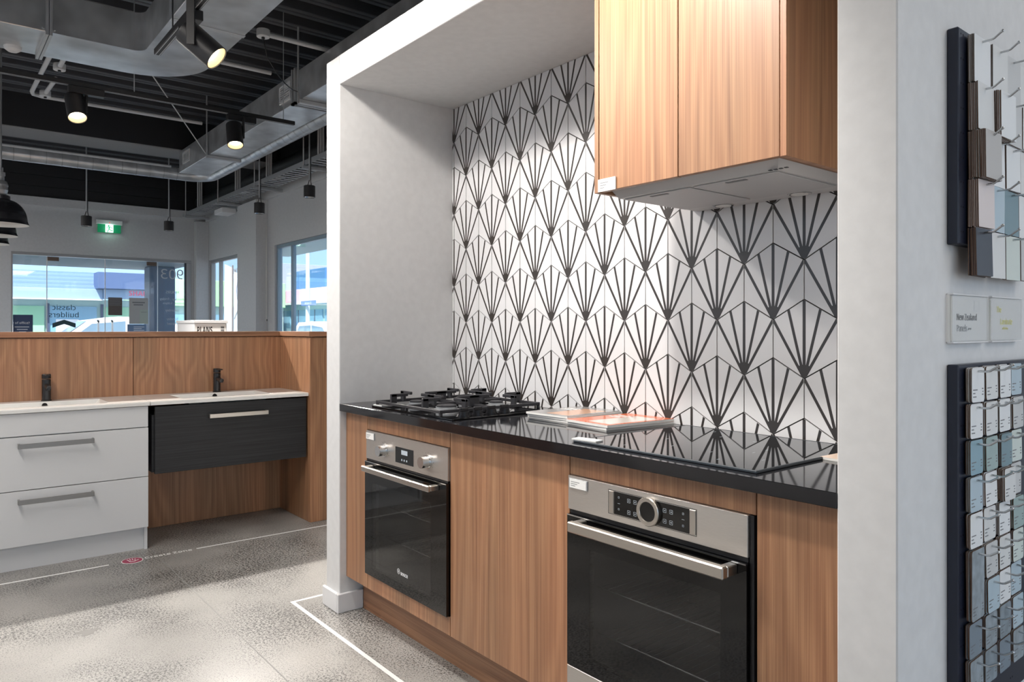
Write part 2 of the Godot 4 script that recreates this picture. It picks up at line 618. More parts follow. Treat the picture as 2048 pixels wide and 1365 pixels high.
func niche() -> void:
	struct(bx(Vector3(1.401, 0, -3.05), Vector3(2.12, 2.4, -2.921), 0.003), "wall_niche_left", M.white_wall, "white end wall of the kitchen niche")
	struct(bx(Vector3(1.401, 0, -0.721), Vector3(4.08, 2.4, -0.606), 0.003), "wall_niche_right", M.white_wall, "white partition wall that carries the sample boards")
	struct(bx(Vector3(1.401, 2.275, -2.921), Vector3(2.12, 2.4, -0.721), 0.002), "ceiling_niche", M.white_wall, "white bulkhead over the kitchen niche")
	var b := st()
	box(b, Vector3(1.387, 0, -3.064), Vector3(1.401, 0.083, -2.921), 0.003)
	box(b, Vector3(1.387, 0, -2.921), Vector3(1.508, 0.083, -2.907), 0.003)
	struct(b, "baseboard_niche", M.trim_white, "white skirting around the niche end wall")
	# tiled back wall: every hexagon is a tile of its own
	var wall := struct(bx(Vector3(1.990, 0, -2.921), Vector3(2.12, 2.275, -0.721)), "wall_niche_back", M.grout, "back wall of niche covered in fan patterned tiles")
	var w := 0.1985
	var sd := w / sqrt(3.0)
	var pitch := sd * 1.5
	var hexp := hex_poly(w, sd, 0.0036)
	var ink := []
	ink.append(stroke(Vector2(0, 0.0), Vector2(0, sd * 2), 0.0096))
	for sg in [-1.0, 1.0]:
		ink.append(stroke(Vector2(0, 0.0), Vector2(sg * w / 4, sd * 1.75), 0.0088))
		ink.append(stroke(Vector2(0, 0.0), Vector2(sg * w / 2, sd * 1.5), 0.0088))
	var fan := PackedVector2Array([Vector2(0, 0)])
	for k in 7:
		var a := deg_to_rad(lerpf(60.5, 119.5, k / 6.0))
		fan.append(Vector2(cos(a), sin(a)) * 0.040)
	# one outline for the whole printed fan
	var print_shape := fan
	for i in ink:
		for q in Geometry2D.merge_polygons(print_shape, i):
			if not Geometry2D.is_polygon_clockwise(q):
				print_shape = q
				break
	ink = [print_shape]
	# pattern plane: local x -> world -z (left is far), local y -> up, local z -> -x (towards the room)
	var base := Basis(Vector3(0, 0, 1), Vector3(0, 1, 0), Vector3(-1, 0, 0))
	var lo := Vector2(-2.9195, 0.9005)
	var hi := Vector2(-0.7225, 2.2735)
	var whole: ArrayMesh = null
	for r in range(-1, 10):
		var y := 1.938 + pitch * 2 - pitch * r
		for k in range(-1, 14):
			var zc := -2.806 + w * k + (w / 2 if r % 2 != 0 else 0.0)
			var rect := Rect2(lo - Vector2(zc, y), hi - lo)
			var clip := PackedVector2Array([rect.position, Vector2(rect.end.x, rect.position.y), rect.end, Vector2(rect.position.x, rect.end.y)])
			var inside := rect.encloses(Rect2(-w / 2, 0, w, sd * 2))
			var mesh: ArrayMesh
			if inside and whole:
				mesh = whole
			else:
				var bodies := Geometry2D.intersect_polygons(hexp, clip)
				if bodies.is_empty(): continue
				var area := Vector2.ZERO
				var bb := Rect2(bodies[0][0], Vector2.ZERO)
				for q in bodies[0]: bb = bb.expand(q)
				if bb.size.x < 0.006 or bb.size.y < 0.006: continue
				var s := st()
				for q in bodies: prism(s, q, 0.0, 0.005)
				s.set_material(M.tile_white)
				mesh = s.commit()
				var s2 := st()
				var any := false
				for i in ink:
					for q in Geometry2D.intersect_polygons(i, bodies[0]):
						prism(s2, q, 0.005, 0.00512, false)
						any = true
				if any:
					s2.set_material(M.tile_ink)
					mesh = s2.commit(mesh)
				if inside: whole = mesh
			var o := put(mesh, "tile", wall)
			o.transform = Transform3D(base, Vector3(1.9905, y, zc))

func far_end() -> void:
	# end wall with the glazed shop entrance
	var s := st()
	wall_with_openings(s, 0, -14.1, -14.0, -4.6, 4.08, 0.0, 3.34, [[1.106, 3.81, 0.0, 2.446]])
	struct(s, "wall_far", M.grey_wall, "pale grey end wall above the glazed entrance")
	var up := struct(bx(Vector3(-4.6, 3.34, -14.1), Vector3(4.04, 4.05, -14.0)), "wall_far_upper", M.black_paint, "black boarded strip above the pale end wall")
	for k in 4:
		part(bx(Vector3(-4.6, 3.345 + k * 0.175, -14.0), Vector3(4.04, 3.345 + k * 0.175 + 0.17, -13.985), 0.003), "board", M.black_paint, up)
	struct(bx(Vector3(-4.6, 3.2, -14.0), Vector3(4.03, 3.34, -13.94), 0.004), "trim_far", M.grey_wall, "pale ledge along the top of end wall")
	struct(bx(Vector3(3.86, 0, -14.0), Vector3(4.08, 3.16, -13.86), 0.004), "wall_corner_pier", M.grey_wall, "pale boxed pier in the far corner")
	struct(bx(Vector3(3.9, 0, -11.78), Vector3(4.08, 3.16, -10.95), 0.004), "wall_side_pier", M.grey_wall, "pale boxed pier between the side windows")
	# entrance glazing: two fixed panes and two door leaves
	var w := struct_node("window_1")
	w.set_meta("label", "glazed shop entrance with aluminium frame")
	part(bx(Vector3(1.106, 2.4, -14.07), Vector3(3.81, 2.446, -13.99), 0.003), "window_head", M.alu_frame, w)
	part(bx(Vector3(3.73, 0, -14.07), Vector3(3.81, 2.4, -13.99), 0.003), "window_jamb", M.alu_frame, w)
	part(bx(Vector3(3.705, 0, -14.06), Vector3(3.73, 2.4, -14.0), 0.003), "window_bead", M.alu_dark, w)
	part(bx(Vector3(1.106, 0, -14.06), Vector3(1.13, 2.4, -14.0), 0.003), "window_jamb", M.alu_frame, w)
	part(bx(Vector3(1.13, 0.02, -14.04), Vector3(1.585, 2.4, -14.03)), "pane", M.glass_clear, w)
	var p := part(bx(Vector3(3.262, 0.02, -14.04), Vector3(3.705, 2.4, -14.03)), "pane", M.glass_clear, w)
	part(bx(Vector3(3.254, 0, -14.045), Vector3(3.262, 2.4, -14.025)), "pane_edge", M.vinyl_white, w)
	var r := Vector3(-1, 0, 0)
	text(p, "903", 0.175, Vector3(3.497, 2.19, -14.024), r, Vector3.UP, M.vinyl_grey, "number")
	text(p, "HOURS", 0.05, Vector3(3.5, 1.868, -14.024), r, Vector3.UP, M.vinyl_grey)
	text(p, "Monday - Friday", 0.042, Vector3(3.5, 1.745, -14.024), r, Vector3.UP, M.vinyl_grey)
	text(p, "9.00am - 5.00pm", 0.034, Vector3(3.52, 1.67, -14.024), r, Vector3.UP, M.vinyl_grey)
	text(p, "Saturday", 0.042, Vector3(3.5, 1.545, -14.024), r, Vector3.UP, M.vinyl_grey)
	text(p, "Sunday", 0.042, Vector3(3.5, 1.39, -14.024), r, Vector3.UP, M.vinyl_grey)
	text(p, "Closed", 0.045, Vector3(3.5, 1.305, -14.024), r, Vector3.UP, M.vinyl_grey)
	for d in [[1.59, 2.42, "door_1"], [2.43, 3.25, "door_2"]]:
		var n := struct_node(d[2])
		n.set_meta("label", "frameless glass door leaf with a steel pull handle")
		var g := part(bx(Vector3(d[0], 0.01, -14.04), Vector3(d[1], 2.395, -14.028)), "pane", M.glass_clear, n)
		part(bx(Vector3(d[0] - 0.004, 0.01, -14.042), Vector3(d[0] + 0.008, 2.395, -14.026)), "pane_edge", M.vinyl_white, n)
		var x0: float = d[0] + 0.01 if d[2] == "door_1" else d[1] - 0.17
		part(bx(Vector3(x0, 2.325, -14.05), Vector3(x0 + 0.16, 2.39, -14.018), 0.004), "patch_fitting", M.patch_brown, n)
		var hx: float = d[1] - 0.10 if d[2] == "door_1" else d[0] + 0.10
		var hs := st()
		tube(hs, [Vector3(hx, 0.75, -14.03), Vector3(hx, 0.75, -13.98), Vector3(hx, 0.79, -13.96), Vector3(hx, 1.31, -13.96), Vector3(hx, 1.345, -13.975), Vector3(hx, 1.35, -14.03)], 0.018, 10)
		part(hs, "pull_handle", M.chrome, n)
		if d[2] == "door_1":
			text(g, "classic", 0.085, Vector3(1.833, 1.565, -14.02), r, Vector3.UP, M.vinyl_teal)
			text(g, "builders", 0.085, Vector3(1.833, 1.445, -14.02), r, Vector3.UP, M.vinyl_teal)
			var ch := st()
			xf = Transform3D(Basis(), Vector3(1.833, 1.26, -14.024))
			prism(ch, PackedVector2Array([Vector2(-0.165, -0.03), Vector2(-0.165, 0.045), Vector2(0, 0.105), Vector2(0.165, 0.045), Vector2(0.165, -0.03), Vector2(0, 0.035)]), 0, 0.001)
			xf = NOX
			part(ch, "roof_emblem", M.vinyl_teal, g)
	window_unit("window_2", 2, 4.14, -13.86, -11.78, 0.7, 2.455, [-13.35], M.alu_frame, M.glass_clear)
	window_unit("window_3", 2, 4.14, -10.67, -6.6, 0.5, 2.455, [-10.1], M.alu_blue, M.glass_blue)
	window_unit("window_4", 2, -4.55, -11.5, -7.8, 0.2, 2.9, [-9.65], M.alu_frame, M.glass_clear)  # from here on unseen windows, added to brighten the room
	window_unit("window_5", 2, -4.55, -7.0, -3.4, 0.2, 2.9, [-5.2], M.alu_frame, M.glass_clear)
	window_unit("window_6", 0, 4.55, -3.8, -0.4, 0.2, 2.9, [-2.1], M.alu_frame, M.glass_clear)
	window_unit("window_7", 0, 4.55, 0.4, 3.7, 0.2, 2.9, [2.05], M.alu_frame, M.glass_clear)
	window_unit("window_8", 2, 4.14, 0.5, 3.8, 0.3, 2.9, [2.15], M.alu_frame, M.glass_clear)

# ------------------------------------------------------------------ kitchen run
const XC := 1.432

func carcass(t: Node3D, z0: float, z1: float, kind: String) -> void:
	var s := st()
	box(s, Vector3(XC + 0.019, 0.152, z0 + 0.002), Vector3(1.96, 0.866, z0 + 0.018))
	box(s, Vector3(XC + 0.019, 0.152, z1 - 0.018), Vector3(1.96, 0.866, z1 - 0.002))
	box(s, Vector3(XC + 0.019, 0.152, z0 + 0.018), Vector3(1.96, 0.168, z1 - 0.018))
	box(s, Vector3(1.95, 0.168, z0 + 0.018), Vector3(1.96, 0.866, z1 - 0.018))
	part(s, "carcass", M.cabinet_white, t)

func front(t: Node3D, called: String, z0: float, z1: float, y0: float, y1: float, k: int) -> MeshInstance3D:
	return part(bx(Vector3(XC, y0, z0 + 0.0015), Vector3(XC + 0.018, y1, z1 - 0.0015), 0.0008), called, M["wood_%d" % k], t)

func tag_card(parent, at: Vector3, w: float, h: float, right: Vector3, up: Vector3, frame: bool) -> void:
	# small product card: plate, paper, printed lines; normal = right x up
	var n := right.cross(up)
	xf = Transform3D(Basis(right, up, n), at)
	if frame: 
		part(bx(Vector3(-w / 2, -h / 2, 0), Vector3(w / 2, h / 2, 0.003), 0.0006), "card_holder", M.galv_plain, parent)
	var e := 0.9 if frame else 1.0
	part(bx(Vector3(-w / 2 * e, -h / 2 * e, 0.0), Vector3(w / 2 * e, h / 2 * e, 0.0036)), "card", M.paper, parent)
	var s := st()
	for k in 3:
		box(s, Vector3(-w * 0.38, h * (0.18 - 0.2 * k) - h * 0.03, 0.0036), Vector3(w * (0.1 - 0.12 * k), h * (0.18 - 0.2 * k) + h * 0.03, 0.0038))
	part(s, "print", M.ink_grey, parent)
	xf = NOX

func kitchen() -> void:
	var t := thing("filler_panel", "narrow wood filler panel beside the white niche end wall", "panel", Vector3(XC, 0.152, -2.82))
	front(t, "panel", -2.921, -2.725, 0.152, 0.866, 1)
	t = thing("oven_cabinet", "wood cabinet housing the smaller oven under the gas hob", "cabinet", Vector3(XC, 0.152, -2.42), "oven housings of the kitchen run")
	carcass(t, -2.725, -2.119, "oven")
	front(t, "top_rail", -2.725, -2.119, 0.808, 0.866, 2)
	front(t, "bottom_panel", -2.725, -2.119, 0.152, 0.2175, 3)
	t = thing("base_cabinet", "plain wood door base cabinet between the two ovens", "cabinet", Vector3(XC, 0.152, -1.82))
	carcass(t, -2.119, -1.515, "door")
	front(t, "door", -2.119, -1.515, 0.152, 0.866, 4)
	t = thing("oven_cabinet", "wood cabinet housing the larger oven under the induction hob", "cabinet", Vector3(XC, 0.152, -1.2), "oven housings of the kitchen run")
	carcass(t, -1.515, -0.919, "oven")
	front(t, "top_rail", -1.515, -0.919, 0.811, 0.866, 5)
	front(t, "bottom_panel", -1.515, -0.919, 0.152, 0.215, 6)
	t = thing("filler_panel", "wood filler panel right of the larger oven", "panel", Vector3(XC, 0.152, -0.82))
	front(t, "panel", -0.919, -0.722, 0.152, 0.866, 7)
	var k := part(bx(Vector3(1.506, 0.0, -2.905), Vector3(1.522, 0.151, -0.722), 0.001), "kickboard", M.wood_h_0, self)
	tag(k, "long wood kickboard under the kitchen cabinets", "kickboard")
	var wt := part(bx(Vector3(1.401, 0.868, -2.9205), Vector3(1.984, 0.9, -0.7215), 0.001), "worktop", M.stone_black, self)
	tag(wt, "glossy black stone worktop with fine speckle", "worktop")
	oven_small()
	oven_large()
	gas_hob()
	induction()
	# magazines and cards on the worktop
	magazine(Vector3(1.855, 0.9, -1.935), 0.275, 0.21, 2.0, [0.008, 0.007, 0.008], rgb(150, 148, 146), rgb(215, 170, 140), "magazine with grey photo cover in the left stack on worktop")
	magazine(Vector3(1.850, 0.9, -1.705), 0.31, 0.205, -4.0, [0.0085, 0.009], rgb(226, 122, 84), rgb(222, 214, 206), "magazine with orange cover in the right stack on worktop")
	magazine(Vector3(1.79, 0.9, -0.83), 0.13, 0.20, -3.0, [0.007], rgb(232, 206, 186), rgb(238, 232, 226), "thin pale booklet at the right end of worktop")
	var c := thing("product_card", "small white card on corner of the induction hob", "card", Vector3(1.468, 0.9065, -1.482), "cards lying on the hobs")
	tag_card(c, Vector3(1.468, 0.9065, -1.482), 0.085, 0.034, Vector3(0.15, 0, 0.9886), Vector3(0.9886, 0, -0.15), false)
	c = thing("product_card", "small white card on corner of the gas hob", "card", Vector3(1.47, 0.9065, -2.69), "cards lying on the hobs")
	tag_card(c, Vector3(1.47, 0.9065, -2.685), 0.06, 0.03, Vector3(0.1, 0, 0.995), Vector3(0.995, 0, -0.1), false)

func magazine(at: Vector3, lx: float, lz: float, turn: float, thick: Array, cover: Color, accent: Color, label: String) -> void:
	var y := at.y
	for k in thick.size():
		var top: bool = k == thick.size() - 1
		var nm: String = label if top else "magazine of the %s stack, %s from the bottom, cover hidden" % ["left" if at.z < -1.8 else "right", ["first", "second"][k]]
		var o := thing("magazine", nm, "magazine", Vector3(at.x, y, at.z), "magazines on the worktop")
		var h: float = thick[k]
		var jit: float = (k - thick.size() + 1) * 0.6
		xf = Transform3D(Basis(Vector3.UP, deg_to_rad(turn + jit * 2.0)), Vector3(at.x - (0.004 * k), y, at.z + 0.003 * (k % 2)))
		part(bx(Vector3(-lx / 2, 0.0, -lz / 2), Vector3(lx / 2, h - 0.0005, lz / 2), 0.0004), "pages", M.page_edge, o)
		var key := "cover_%s" % label.left(24)
		if not M.has(key):
			mat(key, cover, 0.18)
			mat(key + "_b", accent, 0.18)
		part(bx(Vector3(-lx / 2, h - 0.0005, -lz / 2), Vector3(lx / 2, h, lz / 2)), "cover", M[key], o)
		if top:
			# printed picture blocks and title lines on the cover
			part(bx(Vector3(-lx * 0.42, h, -lz * 0.1), Vector3(lx * 0.3, h + 0.0002, lz * 0.42)), "cover_picture", M[key + "_b"], o)
			var s := st()
			for q in 3:
				box(s, Vector3(lx * (0.2 - 0.07 * q), h, -lz * 0.4), Vector3(lx * (0.23 - 0.07 * q), h + 0.0002, -lz * (0.05 + 0.05 * q)))
			part(s, "cover_title", M.paper, o)
		y += h
	xf = NOX

func oven_door(t: Node3D, z0: float, z1: float, y0: float, y1: float, wz0: float, wz1: float, wy0: float, wy1: float) -> MeshInstance3D:
	# black glass door leaf with a darker see-through window
	var s := st()
	var a := XC - 0.014
	var b := XC + 0.004
	box(s, Vector3(a, y0, z0), Vector3(b, y1, wz0))
	box(s, Vector3(a, y0, wz1), Vector3(b, y1, z1))
	box(s, Vector3(a, y0, wz0), Vector3(b, wy0, wz1))
	box(s, Vector3(a, wy1, wz0), Vector3(b, y1, wz1))
	var d := part(s, "oven_door", M.glass_black, t)
	part(bx(Vector3(a + 0.0002, wy0, wz0), Vector3(a + 0.004, wy1, wz1)), "window", M.oven_glass, d)
	return d

func oven_body(t: Node3D, z0: float, z1: float, y0: float, y1: float) -> void:
	var s := st()
	var x0 := XC + 0.0235
	box(s, Vector3(x0, y0, z0), Vector3(1.93, y0 + 0.02, z1))
	box(s, Vector3(x0, y1 - 0.02, z0), Vector3(1.93, y1, z1))
	box(s, Vector3(x0, y0 + 0.02, z0), Vector3(1.93, y1 - 0.02, z0 + 0.03))
	box(s, Vector3(x0, y0 + 0.02, z1 - 0.03), Vector3(1.93, y1 - 0.02, z1))
	box(s, Vector3(1.90, y0 + 0.02, z0 + 0.03), Vector3(1.93, y1 - 0.02, z1 - 0.03))
	part(s, "oven_cavity", M.oven_enamel, t)
	for y in [y0 + 0.14, y0 + 0.27]:
		var r := st()
		tube(r, [Vector3(x0 + 0.03, y, z0 + 0.034), Vector3(x0 + 0.03, y, z1 - 0.034)], 0.003, 6)
		tube(r, [Vector3(1.87, y, z0 + 0.034), Vector3(1.87, y, z1 - 0.034)], 0.003, 6)
		for k in 18:
			var z := lerpf(z0 + 0.05, z1 - 0.05, k / 17.0)
			tube(r, [Vector3(x0 + 0.03, y + 0.004, z), Vector3(1.87, y + 0.004, z)], 0.0015, 5)
		part(r, "oven_rack", M.steel_wire, t)

func oven_small() -> void:
	var z0 := -2.7215
	var z1 := -2.1225
	var t := thing("built_in_oven", "smaller steel and black glass oven with two round knobs", "oven", Vector3(XC, 0.22, -2.42), "built-in ovens")
	oven_body(t, z0 + 0.02, z1 - 0.02, 0.225, 0.68)
	var cp := part(bx(Vector3(XC - 0.008, 0.691, z0), Vector3(XC + 0.017, 0.806, z1), 0.001), "control_panel", M.stainless, t)
	var d := part(bx(Vector3(XC - 0.0088, 0.709, -2.482), Vector3(XC - 0.007, 0.769, -2.350)), "display", M.glass_black, cp)
	part(bx(Vector3(XC - 0.0091, 0.743, -2.437), Vector3(XC - 0.0087, 0.760, -2.392)), "screen", M.icon_pale, d)
	for k in 3:
		part(bx(Vector3(XC - 0.0091, 0.719, -2.437 + 0.018 * k), Vector3(XC - 0.0087, 0.726, -2.430 + 0.018 * k)), "touch_key", M.icon_pale, d)
	for z in [-2.565, -2.248]:
		var s := st()
		cyl(s, Vector3(XC - 0.008, 0.742, z), Vector3(XC - 0.014, 0.742, z), 0.026, 0.0255, 32)
		cyl(s, Vector3(XC - 0.014, 0.742, z), Vector3(XC - 0.042, 0.742, z), 0.0215, 0.0205, 32)
		part(s, "knob", M.chrome, cp)
		var m := st()
		for q in 9:
			var a := PI * (-0.15 + 1.3 * q / 8.0)
			var c := Vector3(XC - 0.0084, 0.742 + sin(a) * 0.034, z + cos(a) * 0.034)
			box(m, c - Vector3(0.0003, 0.001, 0.001), c + Vector3(0.0003, 0.001, 0.001))
		part(m, "knob_marks", M.ink_black, cp)
	tag_card(t, Vector3(XC - 0.0085, 0.785, -2.683), 0.07, 0.028, Vector3(0, 0, 1), Vector3.UP, true)
	var door := oven_door(t, z0, z1, 0.2205, 0.682, z0 + 0.06, z1 - 0.10, 0.25, 0.60)
	part(bx(Vector3(XC - 0.006, 0.683, z0 + 0.002), Vector3(XC + 0.004, 0.690, z1 - 0.002)), "vent_shade_strip", M.black_plastic, t)  # solid dark strip standing in for shade in the vent gap
	part(bx(Vector3(XC - 0.0155, 0.679, z0 + 0.001), Vector3(XC - 0.0142, 0.6822, z1 - 0.001)), "door_edge", M.chrome, door)
	handle_bar(door, XC - 0.055, 0.663, z0 + 0.055, z1 - 0.045, 0.022, 0.012)
	var r := Vector3(0, 0, 1)
	text(door, "BOSCH", 0.0115, Vector3(XC - 0.0148, 0.292, -2.406), r, Vector3.UP, M.vinyl_white, "logo", true)
	var e := st()
	for q in 24:
		var a0 := TAU * q / 24
		var a1 := TAU * (q + 1) / 24
		quad(e, Vector3(XC - 0.0146, 0.2965 + sin(a0) * 0.0105, -2.448 + cos(a0) * 0.0105), Vector3(XC - 0.0146, 0.2965 + sin(a1) * 0.0105, -2.448 + cos(a1) * 0.0105), Vector3(XC - 0.0146, 0.2965 + sin(a1) * 0.0088, -2.448 + cos(a1) * 0.0088), Vector3(XC - 0.0146, 0.2965 + sin(a0) * 0.0088, -2.448 + cos(a0) * 0.0088), Vector3(-1, 0, 0))
	box(e, Vector3(XC - 0.0147, 0.290, -2.4525), Vector3(XC - 0.0143, 0.303, -2.4505))
	box(e, Vector3(XC - 0.0147, 0.290, -2.4455), Vector3(XC - 0.0143, 0.303, -2.4435))
	box(e, Vector3(XC - 0.0147, 0.2955, -2.4505), Vector3(XC - 0.0143, 0.2975, -2.4455))
	part(e, "emblem", M.vinyl_white, door)

func handle_bar(door, x: float, y: float, z0: float, z1: float, h: float, d: float) -> void:
	var s := st()
	box(s, Vector3(x - d / 2, y - h / 2, z0), Vector3(x + d / 2, y + h / 2, z1), 0.003)
	for z in [z0, z1 - 0.022]:
		box(s, Vector3(x + d / 2, y - h * 0.42, z), Vector3(XC - 0.0142, y + h * 0.42, z + 0.022), 0.002)
	part(s, "handle", M.handle_steel, door)

func oven_large() -> void:
	var z0 := -1.5115
	var z1 := -0.9225
	var t := thing("built_in_oven", "larger steel and black glass oven with central ring dial", "oven", Vector3(XC, 0.22, -1.2), "built-in ovens")
	oven_body(t, z0 + 0.02, z1 - 0.02, 0.225, 0.70)
	var cp := part(bx(Vector3(XC - 0.010, 0.7155, z0), Vector3(XC + 0.017, 0.810, z1 - 0.012), 0.001), "control_panel", M.stainless, t)
	part(bx(Vector3(XC - 0.004, 0.22, z1 - 0.0115), Vector3(XC + 0.017, 0.810, z1), 0.001), "side_trim", M.black_plastic, t)
	var d := part(bx(Vector3(XC - 0.0108, 0.735, -1.335), Vector3(XC - 0.009, 0.794, -1.092)), "display", M.glass_black, cp)
	for z in [[-1.3535, -1.3365], [-1.0905, -1.0735]]:
		part(bx(Vector3(XC - 0.0122, 0.7355, z[0]), Vector3(XC - 0.009, 0.7935, z[1]), 0.0006), "touch_key", M.handle_steel, cp)
	var fr := st()
	for b in [[0.7325, 0.7335, -1.356, -1.071], [0.7955, 0.7965, -1.356, -1.071], [0.7335, 0.7955, -1.356, -1.355], [0.7335, 0.7955, -1.072, -1.071]]:
		box(fr, Vector3(XC - 0.0106, b[0], b[2]), Vector3(XC - 0.0098, b[1], b[3]))
	part(fr, "display_rim", M.ink_black, cp)
	var s := st()
	xf = Transform3D(Basis(Vector3(0, 0, 1), Vector3(-1, 0, 0), Vector3(0, -1, 0)), Vector3(XC - 0.010, 0.7645, -1.214))
	lathe(s, [Vector2(0.036, 0), Vector2(0.036, 0.009), Vector2(0.0345, 0.011), Vector2(0.0255, 0.011), Vector2(0.0245, 0.009), Vector2(0.0245, 0.0)], 40)
	part(s, "ring_dial", M.handle_steel, cp)
	s = st()
	cyl(s, Vector3(0, 0.0, 0), Vector3(0, 0.0085, 0), 0.0243, -1, 36)
	part(s, "dial_screen", M.glass_black, cp)
	xf = NOX
	var ic := st()
	for g in [[-1.318, 0.781], [-1.318, 0.750], [-1.283, 0.778], [-1.262, 0.778], [-1.283, 0.748], [-1.262, 0.748], [-1.166, 0.776], [-1.146, 0.776], [-1.166, 0.750], [-1.146, 0.750], [-1.110, 0.779], [-1.110, 0.750]]:
		var c := Vector3(XC - 0.0110, g[1], g[0])
		var small: bool = g[0] < -1.3 or g[0] > -1.12
		var w := 0.0025 if small else 0.005
		for e in [[-w, -w, w, -w + 0.0008], [-w, w - 0.0008, w, w], [-w, -w, -w + 0.0008, w], [w - 0.0008, -w, w, w]]:
			box(ic, c + Vector3(-0.0001, e[1], e[0]), c + Vector3(0.0001, e[3], e[2]))
		if not small: box(ic, c + Vector3(-0.0001, -0.0012, -0.0016), c + Vector3(0.0001, 0.0012, 0.0016))
	for z in [-1.318, -1.110]:
		box(ic, Vector3(XC - 0.0111, 0.7645, z - 0.004), Vector3(XC - 0.0109, 0.7653, z + 0.004))
	part(ic, "touch_icons", M.icon_pale, cp)
	tag_card(t, Vector3(XC - 0.0105, 0.790, -1.469), 0.072, 0.027, Vector3(0, 0, 1), Vector3.UP, true)
	part(bx(Vector3(XC - 0.004, 0.703, z0 + 0.002), Vector3(XC + 0.004, 0.7145, z1 - 0.014)), "vent_shade_strip", M.black_plastic, t)  # shade of the vent gap given as a solid dark strip
	var door := oven_door(t, z0, z1 - 0.012, 0.279, 0.702, -1.424, -1.003, 0.315, 0.619)
	part(bx(Vector3(XC - 0.0155, 0.699, z0 + 0.001), Vector3(XC - 0.0142, 0.7022, z1 - 0.013)), "door_edge", M.chrome, door)
	part(bx(Vector3(XC - 0.0145, 0.2205, z0), Vector3(XC + 0.004, 0.277, z1 - 0.012), 0.001), "bottom_trim", M.stainless, t)
	handle_bar(door, XC - 0.06, 0.686, z0 + 0.058, z1 - 0.035, 0.028, 0.020)

func gas_hob() -> void:
	var t := thing("gas_hob", "black glass gas hob with cast iron trivets and four burners", "hob", Vector3(1.69, 0.9, -2.42))
	part(bx(Vector3(1.445, 0.9, -2.715), Vector3(1.940, 0.9065, -2.125), 0.002), "glass_plate", M.glass_black, t)
	for zc in [-2.575, -2.355]:
		for xc in [1.575, 1.815]:
			var r := 0.042 if (zc < -2.5) == (xc > 1.7) else 0.031
			var s := st()
			xf = Transform3D(Basis(), Vector3(xc, 0.9065, zc))
			lathe(s, [Vector2(r + 0.012, 0), Vector2(r + 0.010, 0.006), Vector2(r, 0.008), Vector2(r, 0.016), Vector2(r - 0.004, 0.016)], 28)
			var b := part(s, "burner", M.galv_plain, t)
			s = st()
			lathe(s, [Vector2(r - 0.003, 0.016), Vector2(r - 0.003, 0.021), Vector2(r - 0.008, 0.024), Vector2(0, 0.024)], 28)
			part(s, "burner_cap", M.cast_iron, b)
			xf = NOX
	# two trivets, each a low frame with feet, posts and inward fingers
	for h in [[1.462, 1.694], [1.698, 1.928]]:
		var s := st()
		var x0: float = h[0]
		var x1: float = h[1]
		var z0 := -2.695
		var z1 := -2.225
		var y := 0.921
		for e in [[x0, z0, x1, z0], [x0, z1, x1, z1], [x0, z0, x0, z1], [x1, z0, x1, z1], [x0, -2.465, x1, -2.465]]:
			box(s, Vector3(minf(e[0], e[2]) - 0.006, y - 0.006, minf(e[1], e[3]) - 0.006), Vector3(maxf(e[0], e[2]) + 0.006, y + 0.006, maxf(e[1], e[3]) + 0.006), 0.0015)
		for x in [x0, x1]:
			for z in [z0, z1, -2.465]:
				box(s, Vector3(x - 0.005, 0.9065, z - 0.005), Vector3(x + 0.005, y, z + 0.005))
		var xm := (x0 + x1) / 2
		for zc in [-2.58, -2.345]:
			for d in [[-1, 0], [1, 0], [0, -1], [0, 1]]:
				var edge := Vector3(xm + d[0] * (x1 - x0) / 2, y, zc + d[1] * 0.115)
				var dir := Vector3(-d[0], 0, -d[1])
				var side := Vector3(absf(dir.z), 0, absf(dir.x)) * 0.0062
				var p0 := edge - dir * 0.004
				box(s, p0 - side + Vector3(0, -0.004, 0), p0 + side + dir * 0.026 + Vector3(0, 0.040, 0), 0.0015)
				box(s, p0 - side + Vector3(0, 0.028, 0), p0 + side + dir * 0.078 + Vector3(0, 0.040, 0), 0.002)
		part(s, "trivet", M.cast_iron, t)
	for k in 4:
		var s := st()
		var c := Vector3(1.525 + 0.062 * k, 0.9065, -2.168)
		cyl(s, c, c + Vector3(0, 0.006, 0), 0.022, 0.021, 24)
		cyl(s, c + Vector3(0, 0.006, 0), c + Vector3(0, 0.018, 0), 0.0195, 0.0185, 24)
		box(s, c + Vector3(-0.0185, 0.018, -0.005), c + Vector3(0.0185, 0.030, 0.005), 0.0015)
		part(s, "knob", M.black_plastic, t)

func induction() -> void:
	var t := thing("induction_hob", "flat black glass induction hob with dark edge trim", "hob", Vector3(1.7, 0.9, -1.22))
	part(bx(Vector3(1.449, 0.9, -1.509), Vector3(1.951, 0.9062, -0.931), 0.001), "glass_plate", M.glass_black, t)
	var s := st()
	for e in [[1.444, -1.514, 1.450, -0.926], [1.950, -1.514, 1.956, -0.926], [1.450, -1.514, 1.950, -1.508], [1.450, -0.932, 1.950, -0.926]]:
		box(s, Vector3(e[0], 0.9, e[1]), Vector3(e[2], 0.9068, e[3]), 0.0015)
	part(s, "edge_trim", M.alu_dark, t)
	s = st()
	for q in [[1.58, -1.36, 0.09], [1.58, -1.07, 0.075], [1.82, -1.36, 0.075], [1.82, -1.07, 0.105]]:
		for sg in 16:
			var a := TAU * sg / 16
			if sg % 4 != 0: continue
			var c := Vector3(q[0] + cos(a) * q[2], 0.9062, q[1] + sin(a) * q[2])
			box(s, c - Vector3(0.006, 0, 0.0008), c + Vector3(0.006, 0.0001, 0.0008))
	part(s, "zone_marks", M.icon_pale, t)

